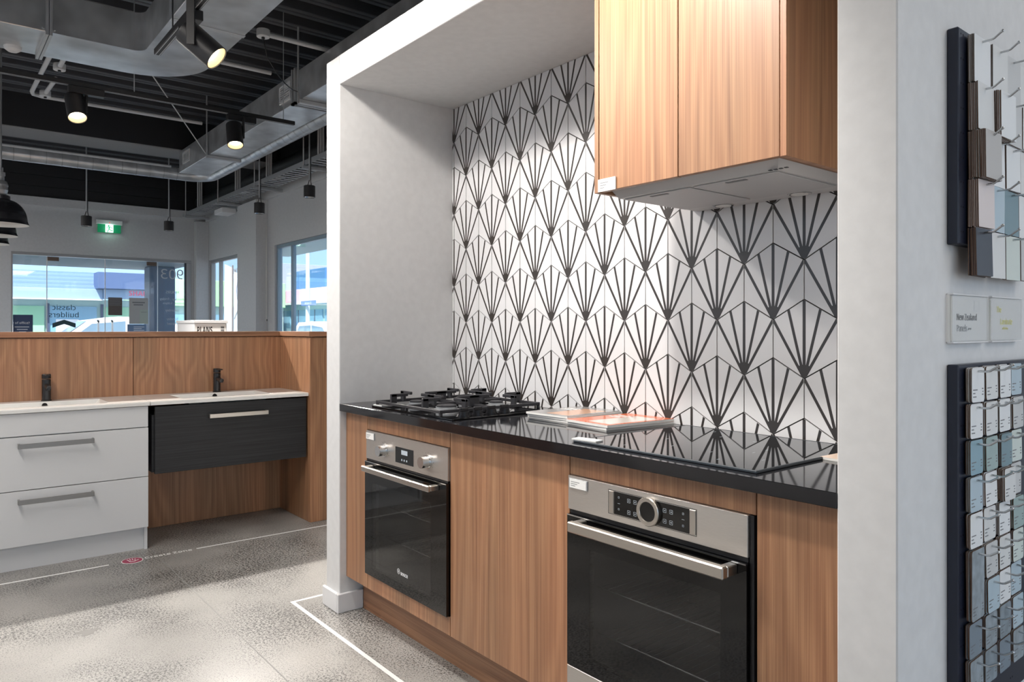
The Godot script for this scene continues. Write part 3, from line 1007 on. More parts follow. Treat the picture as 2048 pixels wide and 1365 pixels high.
func hood() -> void:
	var x0 := 1.53
	var z0 := -1.515
	var z1 := -0.905
	var t := thing("wall_cabinet", "tall wood wall cabinet with two doors around the rangehood", "cabinet", Vector3(1.75, 1.617, -1.21))
	part(bx(Vector3(x0, 1.617, z0), Vector3(1.983, 2.273, z0 + 0.016), 0.0008), "side_panel", M.wood_2, t)
	part(bx(Vector3(x0, 1.617, z1 - 0.016), Vector3(1.983, 2.273, z1), 0.0008), "side_panel", M.wood_6, t)
	part(bx(Vector3(x0 + 0.002, 1.619, z0 + 0.018), Vector3(x0 + 0.02, 2.273, -1.2145), 0.0008), "door", M.wood_0, t)
	part(bx(Vector3(x0 + 0.002, 1.619, -1.2115), Vector3(x0 + 0.02, 2.273, z1 - 0.019), 0.0008), "door", M.wood_5, t)
	part(bx(Vector3(x0 + 0.021, 1.628, z0 + 0.017), Vector3(1.98, 1.640, z1 - 0.017)), "bottom_panel", M.wood_h_1, t)
	part(bx(Vector3(x0 + 0.021, 1.640, z0 + 0.017), Vector3(1.98, 2.273, z0 + 0.03)), "carcass", M.cabinet_white, t)
	tag_card(t, Vector3(x0 - 0.0001, 1.636, -1.463), 0.068, 0.036, Vector3(0, 0, 1), Vector3.UP, false)
	var h := thing("rangehood", "pale grey undermount rangehood with two filter panels", "rangehood", Vector3(1.75, 1.628, -1.21))
	# tray with bevelled rim hanging just below the cabinet
	var s := st()
	var a := [Vector3(x0 + 0.05, 1.628, z0 + 0.022), Vector3(1.978, 1.628, z0 + 0.022), Vector3(1.978, 1.628, z1 - 0.05), Vector3(x0 + 0.05, 1.628, z1 - 0.05)]
	var b := [Vector3(x0 + 0.072, 1.606, z0 + 0.03), Vector3(1.978, 1.606, z0 + 0.03), Vector3(1.978, 1.606, z1 - 0.066), Vector3(x0 + 0.072, 1.606, z1 - 0.066)]
	var mid := Vector3(1.75, 1.62, -1.21)
	for k in 4:
		quad_auto(s, a[k], a[(k + 1) % 4], b[(k + 1) % 4], b[k], mid)
	quad(s, b[0], b[1], b[2], b[3], Vector3.DOWN)
	quad(s, a[0], a[1], a[2], a[3], Vector3.UP)
	part(s, "tray", M.hood_grey, h)
	for q in [[-1.475, -1.2395], [-1.2285, -0.98]]:
		var f := part(bx(Vector3(x0 + 0.085, 1.6025, q[0]), Vector3(1.90, 1.6055, q[1]), 0.001), "filter_panel", M.hood_panel, h)
		part(bx(Vector3(x0 + 0.095, 1.601, (q[0] + q[1]) / 2 - 0.03), Vector3(x0 + 0.107, 1.6025, (q[0] + q[1]) / 2 + 0.03), 0.0004), "latch", M.ink_grey, f)
		var l := st()
		var c := Vector3(1.935, 1.6058, (q[0] + q[1]) / 2)
		cyl(l, c, c - Vector3(0, 0.003, 0), 0.033, 0.031, 28)
		part(l, "lamp_ring", M.chrome, h)
		l = st()
		cyl(l, c - Vector3(0, 0.0028, 0), c - Vector3(0, 0.0036, 0), 0.024, -1, 24)
		part(l, "lamp_lens", M.dome_inside, h)
	var bt := st()
	for k in 4:
		box(bt, Vector3(x0 + 0.062, 1.6045, -0.99 + 0.014 * k), Vector3(x0 + 0.070, 1.6059, -0.982 + 0.014 * k))
	part(bt, "buttons", M.black_plastic, h)

# ------------------------------------------------------------------ vanity corner
func basin_top(t: Node3D, x0: float, x1: float, bx0: float, bx1: float) -> void:
	var y := 0.818
	var yb := 0.797
	var z0 := -4.878
	var z1 := -4.405
	var bz0 := -4.775
	var bz1 := -4.475
	var s := st()
	var o := [Vector3(x0, y, z0), Vector3(x1, y, z0), Vector3(x1, y, z1 - 0.004), Vector3(x0, y, z1 - 0.004)]
	var i := [Vector3(bx0, y, bz0), Vector3(bx1, y, bz0), Vector3(bx1, y, bz1), Vector3(bx0, y, bz1)]
	for k in 4:
		quad(s, o[k], o[(k + 1) % 4], i[(k + 1) % 4], i[k], Vector3.UP)
	# front nose and sides
	quad(s, Vector3(x0, y, z1 - 0.004), Vector3(x1, y, z1 - 0.004), Vector3(x1, y - 0.004, z1), Vector3(x0, y - 0.004, z1), Vector3(0, 1, 1))
	quad(s, Vector3(x0, y - 0.004, z1), Vector3(x1, y - 0.004, z1), Vector3(x1, yb, z1), Vector3(x0, yb, z1), Vector3(0, 0, 1))
	for sx in [[x0, -1.0], [x1, 1.0]]:
		quad(s, Vector3(sx[0], y, z0), Vector3(sx[0], y, z1 - 0.004), Vector3(sx[0], yb, z1), Vector3(sx[0], yb, z0), Vector3(sx[1], 0, 0))
	quad(s, Vector3(x0, yb, z0), Vector3(x1, yb, z0), Vector3(x1, yb, z1), Vector3(x0, yb, z1), Vector3.DOWN)
	part(s, "basin_top", M.ceramic, t)
	# bowl
	s = st()
	var m := Vector3((bx0 + bx1) / 2, 0.9, (bz0 + bz1) / 2)
	var d := [Vector3(bx0 + 0.09, 0.745, bz0 + 0.03), Vector3(bx1 - 0.09, 0.745, bz0 + 0.03), Vector3(bx1 - 0.09, 0.738, bz1 - 0.05), Vector3(bx0 + 0.09, 0.738, bz1 - 0.05)]
	for k in 4:
		var n: Vector3 = (i[(k + 1) % 4] - i[k]).cross(d[k] - i[k])
		if n.dot(m - i[k]) < 0.0: n = -n
		quad(s, i[k], i[(k + 1) % 4], d[(k + 1) % 4], d[k], n)
	quad(s, d[0], d[1], d[2], d[3], Vector3.UP)
	var bowl := part(s, "bowl", M.ceramic, t)
	s = st()
	var c := Vector3((bx0 + bx1) / 2, 0.7425, (bz0 + bz1) / 2 - 0.01)
	cyl(s, c, c + Vector3(0, 0.006, 0), 0.026, 0.022, 20)
	part(s, "waste", M.tap_black, bowl)
	s = st()
	var ov := Vector3(c.x, 0.797, bz0 + 0.011)
	cyl(s, ov, ov + Vector3(0, 0.004, 0.006), 0.014, 0.013, 18)
	part(s, "overflow", M.tap_black, bowl)

func tap(at: Vector3, label: String) -> void:
	var t := thing("basin_tap", label, "tap", at, "basin mixer taps")
	xf = Transform3D(Basis(), at)
	var s := st()
	lathe(s, [Vector2(0, 0), Vector2(0.026, 0), Vector2(0.026, 0.004), Vector2(0.022, 0.007), Vector2(0.022, 0.118), Vector2(0.020, 0.121), Vector2(0, 0.121)], 24)
	part(s, "body", M.tap_black, t)
	s = st()
	cyl(s, Vector3(0, 0.085, 0.015), Vector3(0, 0.078, 0.098), 0.0135, 0.012, 16)
	cyl(s, Vector3(0, 0.083, 0.086), Vector3(0, 0.064, 0.088), 0.0125, -1, 16)
	part(s, "spout", M.tap_black, t)
	s = st()
	lathe(s, [Vector2(0, 0.124), Vector2(0.0225, 0.124), Vector2(0.0225, 0.146), Vector2(0.020, 0.15), Vector2(0, 0.15)], 24)
	box(s, Vector3(-0.011, 0.142, 0.0), Vector3(0.011, 0.149, 0.085), 0.002)
	part(s, "lever", M.tap_black, t)
	xf = NOX

func vanities() -> void:
	# half-height wood-clad partition wrapping the vanities
	var t := thing("partition", "half-height wood clad partition behind and beside the vanities", "partition", Vector3(0.6, 0, -4.95))
	part(bx(Vector3(-1.6, 0, -5.03), Vector3(2.05, 1.172, -4.896)), "core", M.wood_3, t)
	part(bx(Vector3(1.922, 0, -4.896), Vector3(2.034, 1.172, -4.404)), "core", M.wood_3, t)
	var k := 0
	for p in [[-1.6, -0.203], [-0.2, 0.9965], [0.9995, 1.905]]:
		part(bx(Vector3(p[0], 0.001, -4.896), Vector3(p[1], 1.166, -4.88), 0.0008), "back_panel", M["wood_%d" % [0, 1, 6][k]], t)
		k += 1
	part(bx(Vector3(1.905, 0.001, -4.896), Vector3(1.922, 1.166, -4.404), 0.0008), "side_panel", M.wood_4, t)
	part(bx(Vector3(1.905, 0.001, -4.403), Vector3(2.05, 1.166, -4.386), 0.0008), "end_panel", M.wood_5, t)
	var c := st()
	box(c, Vector3(-1.6, 1.172, -5.035), Vector3(1.893, 1.203, -4.868), 0.0015)
	part(c, "ledge_cap", M.wood_h_0, t)
	c = st()
	box(c, Vector3(1.894, 1.172, -5.035), Vector3(2.06, 1.203, -4.374), 0.0015)
	part(c, "ledge_cap", M.wood_h_1, t)
	# white floor-standing vanity
	t = thing("vanity_unit", "white floor-standing vanity with drawers and white basin", "vanity", Vector3(0.53, 0, -4.65), "bathroom vanities")
	part(bx(Vector3(0.08, 0, -4.876), Vector3(0.096, 0.797, -4.436)), "side_panel", M.cabinet_white, t)
	part(bx(Vector3(0.961, 0, -4.876), Vector3(0.977, 0.797, -4.436)), "side_panel", M.cabinet_white, t)
	part(bx(Vector3(0.096, 0.13, -4.87), Vector3(0.961, 0.7, -4.45)), "carcass", M.cabinet_white, t)
	part(bx(Vector3(0.096, 0, -4.472), Vector3(0.961, 0.128, -4.456)), "kickboard", M.cabinet_white, t)
	part(bx(Vector3(0.08, 0.680, -4.436), Vector3(0.977, 0.793, -4.418), 0.001), "top_panel", M.cabinet_white, t)
	for y in [[0.407, 0.675, 0.632], [0.126, 0.403, 0.352]]:
		var d := part(bx(Vector3(0.08, y[0], -4.436), Vector3(0.978, y[1], -4.418), 0.001), "drawer", M.cabinet_white, t)
		drawer_handle(d, 0.376, 0.71, y[2], M.handle_nickel)
	basin_top(t, 0.075, 0.983, 0.26, 0.80)
	# black wall-hung vanity
	t = thing("vanity_unit", "black wood grain wall-hung vanity with single drawer and white basin", "vanity", Vector3(1.45, 0.41, -4.65), "bathroom vanities")
	part(bx(Vector3(1.0, 0.42, -4.878), Vector3(1.885, 0.74, -4.437)), "carcass", M.black_oak, t)
	var d := part(bx(Vector3(1.012, 0.412, -4.437), Vector3(1.893, 0.787, -4.418), 0.001), "drawer", M.black_oak, t)
	drawer_handle(d, 1.296, 1.638, 0.716, M.handle_steel)
	basin_top(t, 0.987, 1.902, 1.175, 1.70)
	tap(Vector3(0.545, 0.818, -4.825), "black basin tap on the white vanity")
	tap(Vector3(1.47, 0.818, -4.825), "black basin tap on the black vanity")

func drawer_handle(d, x0: float, x1: float, y: float, m: Material) -> void:
	var s := st()
	box(s, Vector3(x0, y - 0.012, -4.388), Vector3(x1, y + 0.012, -4.380), 0.001)
	box(s, Vector3(x0, y - 0.012, -4.418), Vector3(x0 + 0.008, y + 0.012, -4.388))
	box(s, Vector3(x1 - 0.008, y - 0.012, -4.418), Vector3(x1, y + 0.012, -4.388))
	part(s, "handle", m, d)

# ------------------------------------------------------------------ ducts, conduits, trays
func arc_pts(c: Vector3, u: Vector3, v: Vector3, r: float, a0: float, a1: float, n: int) -> Array:
	var p := []
	for k in n + 1:
		var a := lerpf(a0, a1, float(k) / n)
		p.append(c + (u * cos(a) + v * sin(a)) * r)
	return p

func grille(t: Node3D, label: String, x: float, y0: float, y1: float, z0: float, z1: float) -> void:
	var s := st()
	var e := 0.022
	box(s, Vector3(x - 0.014, y0, z0), Vector3(x, y0 + e, z1), 0.002)
	box(s, Vector3(x - 0.014, y1 - e, z0), Vector3(x, y1, z1), 0.002)
	box(s, Vector3(x - 0.014, y0 + e, z0), Vector3(x, y1 - e, z0 + e), 0.002)
	box(s, Vector3(x - 0.014, y0 + e, z1 - e), Vector3(x, y1 - e, z1), 0.002)
	var g := part(s, "vent_grille", M.conduit, t)
	g.set_meta("label", label)
	var n := 6
	for k in n:
		var y := lerpf(y0 + e, y1 - e, (k + 0.5) / n)
		xf = Transform3D(Basis(Vector3(0, 0, 1), 0.5), Vector3(x - 0.007, y, 0))
		part(bx(Vector3(-0.008, -0.002, z0 + e), Vector3(0.008, 0.002, z1 - e)), "slat", M.conduit, g)
		xf = NOX

func rod(p0: Vector3, p1: Vector3, r: float, label: String, m: Material, called := "hanger_rod", group := "ceiling hanger rods") -> void:
	var s := st()
	cyl(s, p0, p1, r, -1, 8)
	tag(part(s, called, m, self), label, "rod", group)

func ceiling_services() -> void:
	# large rectangular duct with a swept elbow
	var t := thing("elbow_duct", "large galvanised duct with a swept elbow near the ceiling", "duct", Vector3(1.3, 3.2, -5.9))
	var y0 := 3.2
	var y1 := 3.47
	var zf := -5.74
	var zb := -6.28
	var xi := 1.24
	var xo := 1.70
	var s := st()
	box(s, Vector3(-3.2, y0, zb), Vector3(0.662, y1, zf), 0.003)
	part(s, "straight_section", M.galvanised, t)
	# elbow as a plan outline pulled up
	var plan := PackedVector2Array()
	plan.append(Vector2(0.668, zf))
	var r_in := 0.08
	for p in arc_pts(Vector3(xi - r_in, zf + r_in, 0), Vector3(0, -1, 0), Vector3(1, 0, 0), r_in, 0, PI / 2, 6): plan.append(Vector2(p.x, p.y))
	plan.append(Vector2(xi, -5.0))
	plan.append(Vector2(xo, -5.0))
	var r_o := 0.5
	for p in arc_pts(Vector3(xo - r_o, zb + r_o, 0), Vector3(1, 0, 0), Vector3(0, -1, 0), r_o, 0, PI / 2, 12): plan.append(Vector2(p.x, p.y))
	plan.append(Vector2(0.668, zb))
	xf = Transform3D(Basis(Vector3(1, 0, 0), Vector3(0, 0, 1), Vector3(0, -1, 0)), Vector3.ZERO)
	s = st()
	prism(s, plan, -y1, -y0)
	part(s, "elbow", M.galvanised, t)
	xf = NOX
	part(bx(Vector3(xi, y0, -4.996), Vector3(xo, y1, 0.8), 0.003), "straight_section", M.galvanised, t)
	for fx in [0.65, 0.672]:
		s = st()
		box(s, Vector3(fx - 0.009, y0 - 0.03, zf), Vector3(fx + 0.009, y1 + 0.03, zf + 0.03))
		box(s, Vector3(fx - 0.009, y0 - 0.03, zb), Vector3(fx + 0.009, y0, zf))
		part(s, "flange", M.galv_plain, t)
		for by in [y0 + 0.02, y1 - 0.03]:
			s = st()
			cyl(s, Vector3(fx + (0.02 if fx > 0.66 else -0.02), by, zf), Vector3(fx + (0.02 if fx > 0.66 else -0.02), by, zf + 0.014), 0.008, -1, 6)
			part(s, "bolt", M.galv_plain, t)
	s = st()
	box(s, Vector3(xi - 0.004, y0 - 0.006, -5.02), Vector3(xo + 0.004, y1 + 0.006, -4.98))
	part(s, "flange", M.galv_plain, t)
	# straight rectangular duct along the right
	t = thing("straight_duct", "long straight galvanised duct with vent grilles above the niche", "duct", Vector3(2.86, 3.3, -8))
	part(bx(Vector3(2.68, 3.3, -10.4), Vector3(3.04, 3.58, -6.52), 0.003), "duct_section", M.galvanised, t)
	part(bx(Vector3(2.68, 3.3, -6.48), Vector3(3.04, 3.58, -2.0), 0.003), "duct_section", M.galvanised, t)
	for z in [-6.53, -6.47]:
		s = st()
		box(s, Vector3(2.655, 3.275, z - 0.012), Vector3(2.68, 3.605, z + 0.012))
		box(s, Vector3(2.655, 3.275, z - 0.012), Vector3(3.05, 3.3, z + 0.012))
		part(s, "flange", M.galv_plain, t)
	s = st()
	box(s, Vector3(2.66, 3.262, -9.14), Vector3(3.06, 3.298, -9.09), 0.003)
	part(s, "support_channel", M.galv_plain, t)
	s = st()
	box(s, Vector3(2.66, 3.262, -6.40), Vector3(3.06, 3.298, -6.35), 0.003)
	part(s, "support_channel", M.galv_plain, t)
	grille(t, "white louvred grille near the far end of straight duct", 2.68, 3.375, 3.53, -10.2, -9.9)
	grille(t, "white louvred grille beside the flange of straight duct", 2.68, 3.36, 3.53, -6.86, -6.6)
	rod(Vector3(2.66, 3.26, -9.115), Vector3(2.66, 4.05, -9.115), 0.009, "steel rod holding the straight duct near its far grille", M.galv_plain)
	rod(Vector3(2.655, 3.26, -6.375), Vector3(2.655, 4.05, -6.375), 0.009, "steel rod holding the straight duct beside its flange", M.galv_plain)
	s = st()
	cyl(s, Vector3(2.64, 3.31, -9.1), Vector3(1.83, 3.8, -8.1), 0.006, -1, 8)
	tag(part(s, "brace_rod", M.conduit, self), "thin white diagonal brace rod running up from straight duct", "rod")
	# spiral duct bending round the end of it
	t = thing("spiral_duct", "round spiral seam duct bending round the straight duct", "duct", Vector3(1.5, 3.3, -10.8))
	var path := []
	for k in 14: path.append(Vector3(-3.0 + 0.43 * k, 3.365, -10.82))
	path += arc_pts(Vector3(2.87, 3.365, -10.52), Vector3(0, 0, -1), Vector3(1, 0, 0), 0.3, 0.15, PI / 2, 7)
	for k in 12: path.append(Vector3(3.17, 3.365, -10.2 + 0.7 * k))
	s = st()
	tube(s, path, 0.085, 18)
	part(s, "duct_tube", M.galvanised, t)
	var x := -1.0
	while x < 2.8:
		s = st()
		cyl(s, Vector3(x, 3.365, -10.82), Vector3(x + 0.012, 3.365, -10.82), 0.0875, -1, 18, false)
		part(s, "seam", M.galv_plain, t)
		x += 0.17
	var z := -10.45
	while z < -5.0:
		s = st()
		cyl(s, Vector3(3.17, 3.365, z), Vector3(3.17, 3.365, z + 0.012), 0.0875, -1, 18, false)
		part(s, "seam", M.galv_plain, t)
		z += 0.17
	s = st()
	cyl(s, Vector3(-3.0, 3.43, -10.69), Vector3(2.65, 3.43, -10.69), 0.016, -1, 10)
	tag(part(s, "conduit", M.conduit, self), "straight white conduit running above the spiral duct", "conduit")
	# ceiling conduits and junction boxes
	conduit_run([Vector3(0.925, 3.78, -6.3), Vector3(0.925, 3.72, -7.0), Vector3(0.9, 3.7, -9.1), Vector3(0.92, 3.7, -9.2), Vector3(1.0, 3.7, -9.24), Vector3(2.64, 3.7, -9.24)], "white conduit bending along the ceiling beam")
	conduit_run([Vector3(1.02, 3.7, -7.6), Vector3(1.02, 3.7, -8.05)], "short white conduit ending in the rear junction box")
	conduit_run([Vector3(1.04, 3.7, -8.5), Vector3(1.02, 3.7, -9.06)], "short white conduit ending in the junction box by the beam")
	conduit_run([Vector3(1.3, 3.7, -7.0), Vector3(2.64, 3.7, -7.0)], "white conduit passing behind the swept elbow")
	conduit_run([Vector3(2.25, 3.66, -6.005), Vector3(3.2, 3.66, -6.005)], "white conduit beside the round junction box")
	junction(Vector3(1.02, 3.7, -8.1), "white round junction box on the conduit in mid ceiling")
	junction(Vector3(1.02, 3.7, -9.12), "white round junction box near the ceiling beam")
	junction(Vector3(2.2, 3.66, -6.005), "white round junction box with a hanging cable right of big spotlight")
	s = st()
	tube(s, [Vector3(2.2, 3.62, -6.005), Vector3(2.24, 3.48, -6.02), Vector3(2.33, 3.4, -6.08), Vector3(2.45, 3.35, -6.18), Vector3(2.56, 3.34, -6.28), Vector3(2.64, 3.36, -6.36)], 0.005, 6)
	tag(part(s, "cable", M.black_plastic, self), "black cable looping from junction box to straight duct", "cable")
	# white smoke sensor under the elbow duct
	s = st()
	xf = Transform3D(Basis(), Vector3(0.5, 3.2, -6.2))
	lathe(s, [Vector2(0, -0.035), Vector2(0.03, -0.035), Vector2(0.05, -0.02), Vector2(0.055, 0), Vector2(0, 0)], 20)
	xf = NOX
	tag(part(s, "smoke_sensor", M.conduit, self), "small round pale sensor under the elbow duct", "sensor")
	cable_tray()

func conduit_run(pts: Array, label: String) -> void:
	var s := st()
	tube(s, pts, 0.021, 10)
	tag(part(s, "conduit", M.conduit, self), label, "conduit", "white ceiling conduits")

func junction(at: Vector3, label: String) -> void:
	var t := thing("junction_box", label, "junction box", at, "round ceiling junction boxes")
	xf = Transform3D(Basis(), at)
	var s := st()
	lathe(s, [Vector2(0, -0.03), Vector2(0.05, -0.03), Vector2(0.053, -0.026), Vector2(0.053, 0.03), Vector2(0, 0.03)], 20)
	part(s, "body", M.conduit, t)
	s = st()
	cyl(s, Vector3(0, -0.03, 0), Vector3(0, -0.045, 0), 0.014, -1, 10)
	part(s, "gland", M.black_plastic, t)
	xf = NOX

func cable_tray() -> void:
	var t := thing("cable_tray", "perforated steel cable tray hung along the side wall", "cable tray", Vector3(3.72, 3.2, -9.5))
	for x in [3.6, 3.855]:
		part(bx(Vector3(x - 0.004, 3.19, -13.7), Vector3(x + 0.004, 3.25, -4.0)), "side_rail", M.galv_plain, t)
	var rung := bx(Vector3(3.604, 3.192, -0.03), Vector3(3.851, 3.197, 0.03))
	rung.set_material(M.galvanised)
	var rm := rung.commit()
	var z := -13.6
	while z < -6.5:
		var o := put(rm, "rung", t)
		o.position += Vector3(0, 0, z)
		z += 0.12
	var k := 0
	for zz in [-13.5, -11.72, -10.12, -8.45, -6.8]:
		part(bx(Vector3(3.57, 3.15, zz - 0.025), Vector3(3.98, 3.188, zz + 0.025), 0.002), "bracket", M.galv_plain, t)
		rod(Vector3(3.585, 3.17, zz), Vector3(3.585, 4.05, zz), 0.008, "steel rod of cable tray, %s from the far end" % ["first", "second", "third", "fourth", "fifth"][k], M.conduit)
		k += 1
	k = 0
	for zz in [-12.9, -11.0, -9.75, -8.1]:
		var s := st()
		for q in 3:
			tube(s, [Vector3(3.62 + 0.03 * q, 4.05, zz), Vector3(3.62 + 0.03 * q, 3.24, zz), Vector3(3.64 + 0.03 * q, 3.215, zz + 0.05), Vector3(3.66 + 0.03 * q, 3.21, zz + 0.4)], 0.013, 8)
		tag(part(s, "cable_drop", M.conduit, self), "grey cable bundle dropping onto cable tray, %s from the far end" % ["first", "second", "third", "fourth"][k], "cable", "cable drops onto the tray")
		k += 1
	var b := st()
	cyl(b, Vector3(3.93, 3.49, -13.9), Vector3(3.93, 3.49, -4.0), 0.09, -1, 16)
	tag(part(b, "dark_pipe", M.black_paint, self), "dark round pipe along the black strip above side wall", "pipe")
	var w := part(bx(Vector3(3.72, 3.07, -12.35), Vector3(3.94, 3.15, -11.95), 0.006), "ceiling_box", M.trim_white, self)
	tag(w, "small white equipment box under the cable tray", "box")

# ------------------------------------------------------------------ lamps
func track(p0: Vector3, p1: Vector3, label: String) -> void:
	var t := thing("light_track", label, "track", (p0 + p1) / 2, "black lighting tracks")
	var d := (p1 - p0).normalized()
	var side := Vector3(absf(d.z), 0, absf(d.x)) * 0.018
	var s := st()
	box(s, p0 - side + Vector3(0, 0, 0), p1 + side + Vector3(0, 0.034, 0), 0.002)
	part(s, "rail", M.lamp_black, t)
	s = st()
	for q in [-0.6, 0.6]:
		box(s, p0 + side * q - side * 0.12 - Vector3(0, 0.0015, 0), p1 + side * q + side * 0.12)
	part(s, "conductor_strip", M.galv_plain, t)

func spot(lens: Vector3, dir: Vector3, pivot: Vector3, along: Vector3, energy: float, cone: float, label: String, col := Color(1.0, 0.975, 0.945)) -> void:
	dir = dir.normalized()
	var t := thing("track_spotlight", label, "spotlight", lens, "black track spotlights")
	var back := lens - dir * 0.205
	var s := st()
	xf = Transform3D(frame_of(dir), back)
	lathe(s, [Vector2(0, -0.004), Vector2(0.055, -0.004), Vector2(0.064, 0.004), Vector2(0.065, 0.012), Vector2(0.065, 0.205), Vector2(0.061, 0.205), Vector2(0.060, 0.150)], 36)
	part(s, "housing", M.lamp_black, t)
	s = st()
	lathe(s, [Vector2(0.0598, 0.200), Vector2(0.047, 0.172)], 36)
	part(s, "reflector", M.reflector, t)
	s = st()
	cyl(s, Vector3(0, 0.166, 0), Vector3(0, 0.170, 0), 0.0585, -1, 32)
	part(s, "lens", M.lens_warm, t)
	xf = NOX
	# yoke arm from the track adapter to the housing
	s = st()
	var mid := back + dir * 0.07
	var right := dir.cross(Vector3.UP).normalized()
	if right.dot(Vector3(0.6, 0, 0.8)) < 0.0: right = -right
	var a := mid + right * 0.073
	var up := Vector3(a.x, pivot.y, a.z)
	xf = Transform3D(Basis(right, Vector3.UP, right.cross(Vector3.UP)), a)
	box(s, Vector3(-0.007, -0.05, -0.02), Vector3(0.007, pivot.y - a.y - 0.02, 0.02), 0.002)
	part(s, "yoke_arm", M.lamp_black, t)
	xf = NOX
	s = st()
	var e := along.normalized() * 0.12
	var w := Vector3(absf(along.z), 0, absf(along.x)).normalized() * 0.03
	box(s, pivot - e - w - Vector3(0, 0.055, 0), pivot + e + w - Vector3(0, 0.003, 0), 0.003)
	part(s, "driver_box", M.lamp_black, t)
	var l := SpotLight3D.new()
	l.name = "spot_lamp"
	l.light_energy = energy
	l.light_color = col
	l.spot_angle = cone
	l.spot_angle_attenuation = 0.7
	l.light_size = 0.05
	l.spot_range = 30.0
	l.spot_attenuation = 2.0
	l.shadow_enabled = true
	t.add_child(l)
	l.transform = Transform3D(Basis.looking_at(dir, Vector3.UP if absf(dir.y) < 0.98 else Vector3(0, 0, 1)), dir * 0.004)

func pendant(at: Vector3, label: String) -> void:
	var t := thing("pendant_light", label, "pendant light", at, "small black cylinder pendants")
	xf = Transform3D(Basis(), at)
	var s := st()
	lathe(s, [Vector2(0, 0.135), Vector2(0.06, 0.135), Vector2(0.065, 0.13), Vector2(0.065, 0.0), Vector2(0.061, 0.0), Vector2(0.06, 0.03)], 28)
	part(s, "housing", M.lamp_black, t)
	s = st()
	lathe(s, [Vector2(0.06, 0.004), Vector2(0.03, 0.04), Vector2(0, 0.04)], 24)
	part(s, "reflector", M.chrome, t)
	s = st()
	cyl(s, Vector3(0, 0.2, 0), Vector3(0, 4.05 - at.y, 0), 0.009, -1, 8)
	part(s, "rod", M.galv_plain, t)
	s = st()
	tube(s, [Vector3(0.025, 0.135, 0.0), Vector3(0.014, 0.19, 0.004), Vector3(0.014, 0.5, 0.004)], 0.005, 6)
	tube(s, [Vector3(-0.02, 0.135, 0.0), Vector3(0, 0.205, 0)], 0.005, 6)
	part(s, "cord", M.black_plastic, t)
	xf = NOX

func dome(at: Vector3, label: String) -> void:
	var t := thing("dome_pendant", label, "pendant light", at, "industrial dome pendants in a row")
	xf = Transform3D(Basis(), at)
	var s := st()
	var pr := [Vector2(0.228, -0.012), Vector2(0.222, 0.0), Vector2(0.214, 0.02)]
	for k in 9:
		var a := PI / 2 * (k + 1) / 10.0
		pr.append(Vector2(0.06 + 0.152 * cos(a), 0.02 + 0.2 * sin(a)))
	pr += [Vector2(0.075, 0.222), Vector2(0.075, 0.255), Vector2(0.06, 0.262)]
	lathe(s, pr, 40)
	part(s, "shade", M.dome_black, t)
	s = st()
	var inner := [Vector2(0.226, -0.0125)]
	for k in 9:
		var a := PI / 2 * k / 9.0
		inner.append(Vector2(0.05 + 0.158 * cos(a), 0.012 + 0.19 * sin(a)))
	lathe(s, inner, 40)
	part(s, "shade_lining", M.dome_inside, t)
	s = st()
	lathe(s, [Vector2(0.03, 0.262), Vector2(0.05, 0.275), Vector2(0.058, 0.31), Vector2(0.055, 0.34), Vector2(0.06, 0.345), Vector2(0.06, 0.36), Vector2(0.05, 0.39), Vector2(0.03, 0.40), Vector2(0.03, 0.44), Vector2(0.036, 0.445), Vector2(0.036, 0.475), Vector2(0.02, 0.48), Vector2(0.02, 0.52)], 20)
	part(s, "lamp_holder", M.cast_metal, t)
	s = st()
	cyl(s, Vector3(0, 0.52, 0), Vector3(0, 4.05 - at.y, 0), 0.01, -1, 8)
	part(s, "stem", M.cast_metal, t)
	s = st()
	xf = Transform3D(Basis(), at + Vector3(0, 0.12, 0))
	lathe(s, [Vector2(0, -0.06), Vector2(0.03, -0.05), Vector2(0.042, -0.015), Vector2(0.03, 0.03), Vector2(0.02, 0.06)], 16)
	part(s, "bulb", M.dome_inside, t)
	xf = NOX

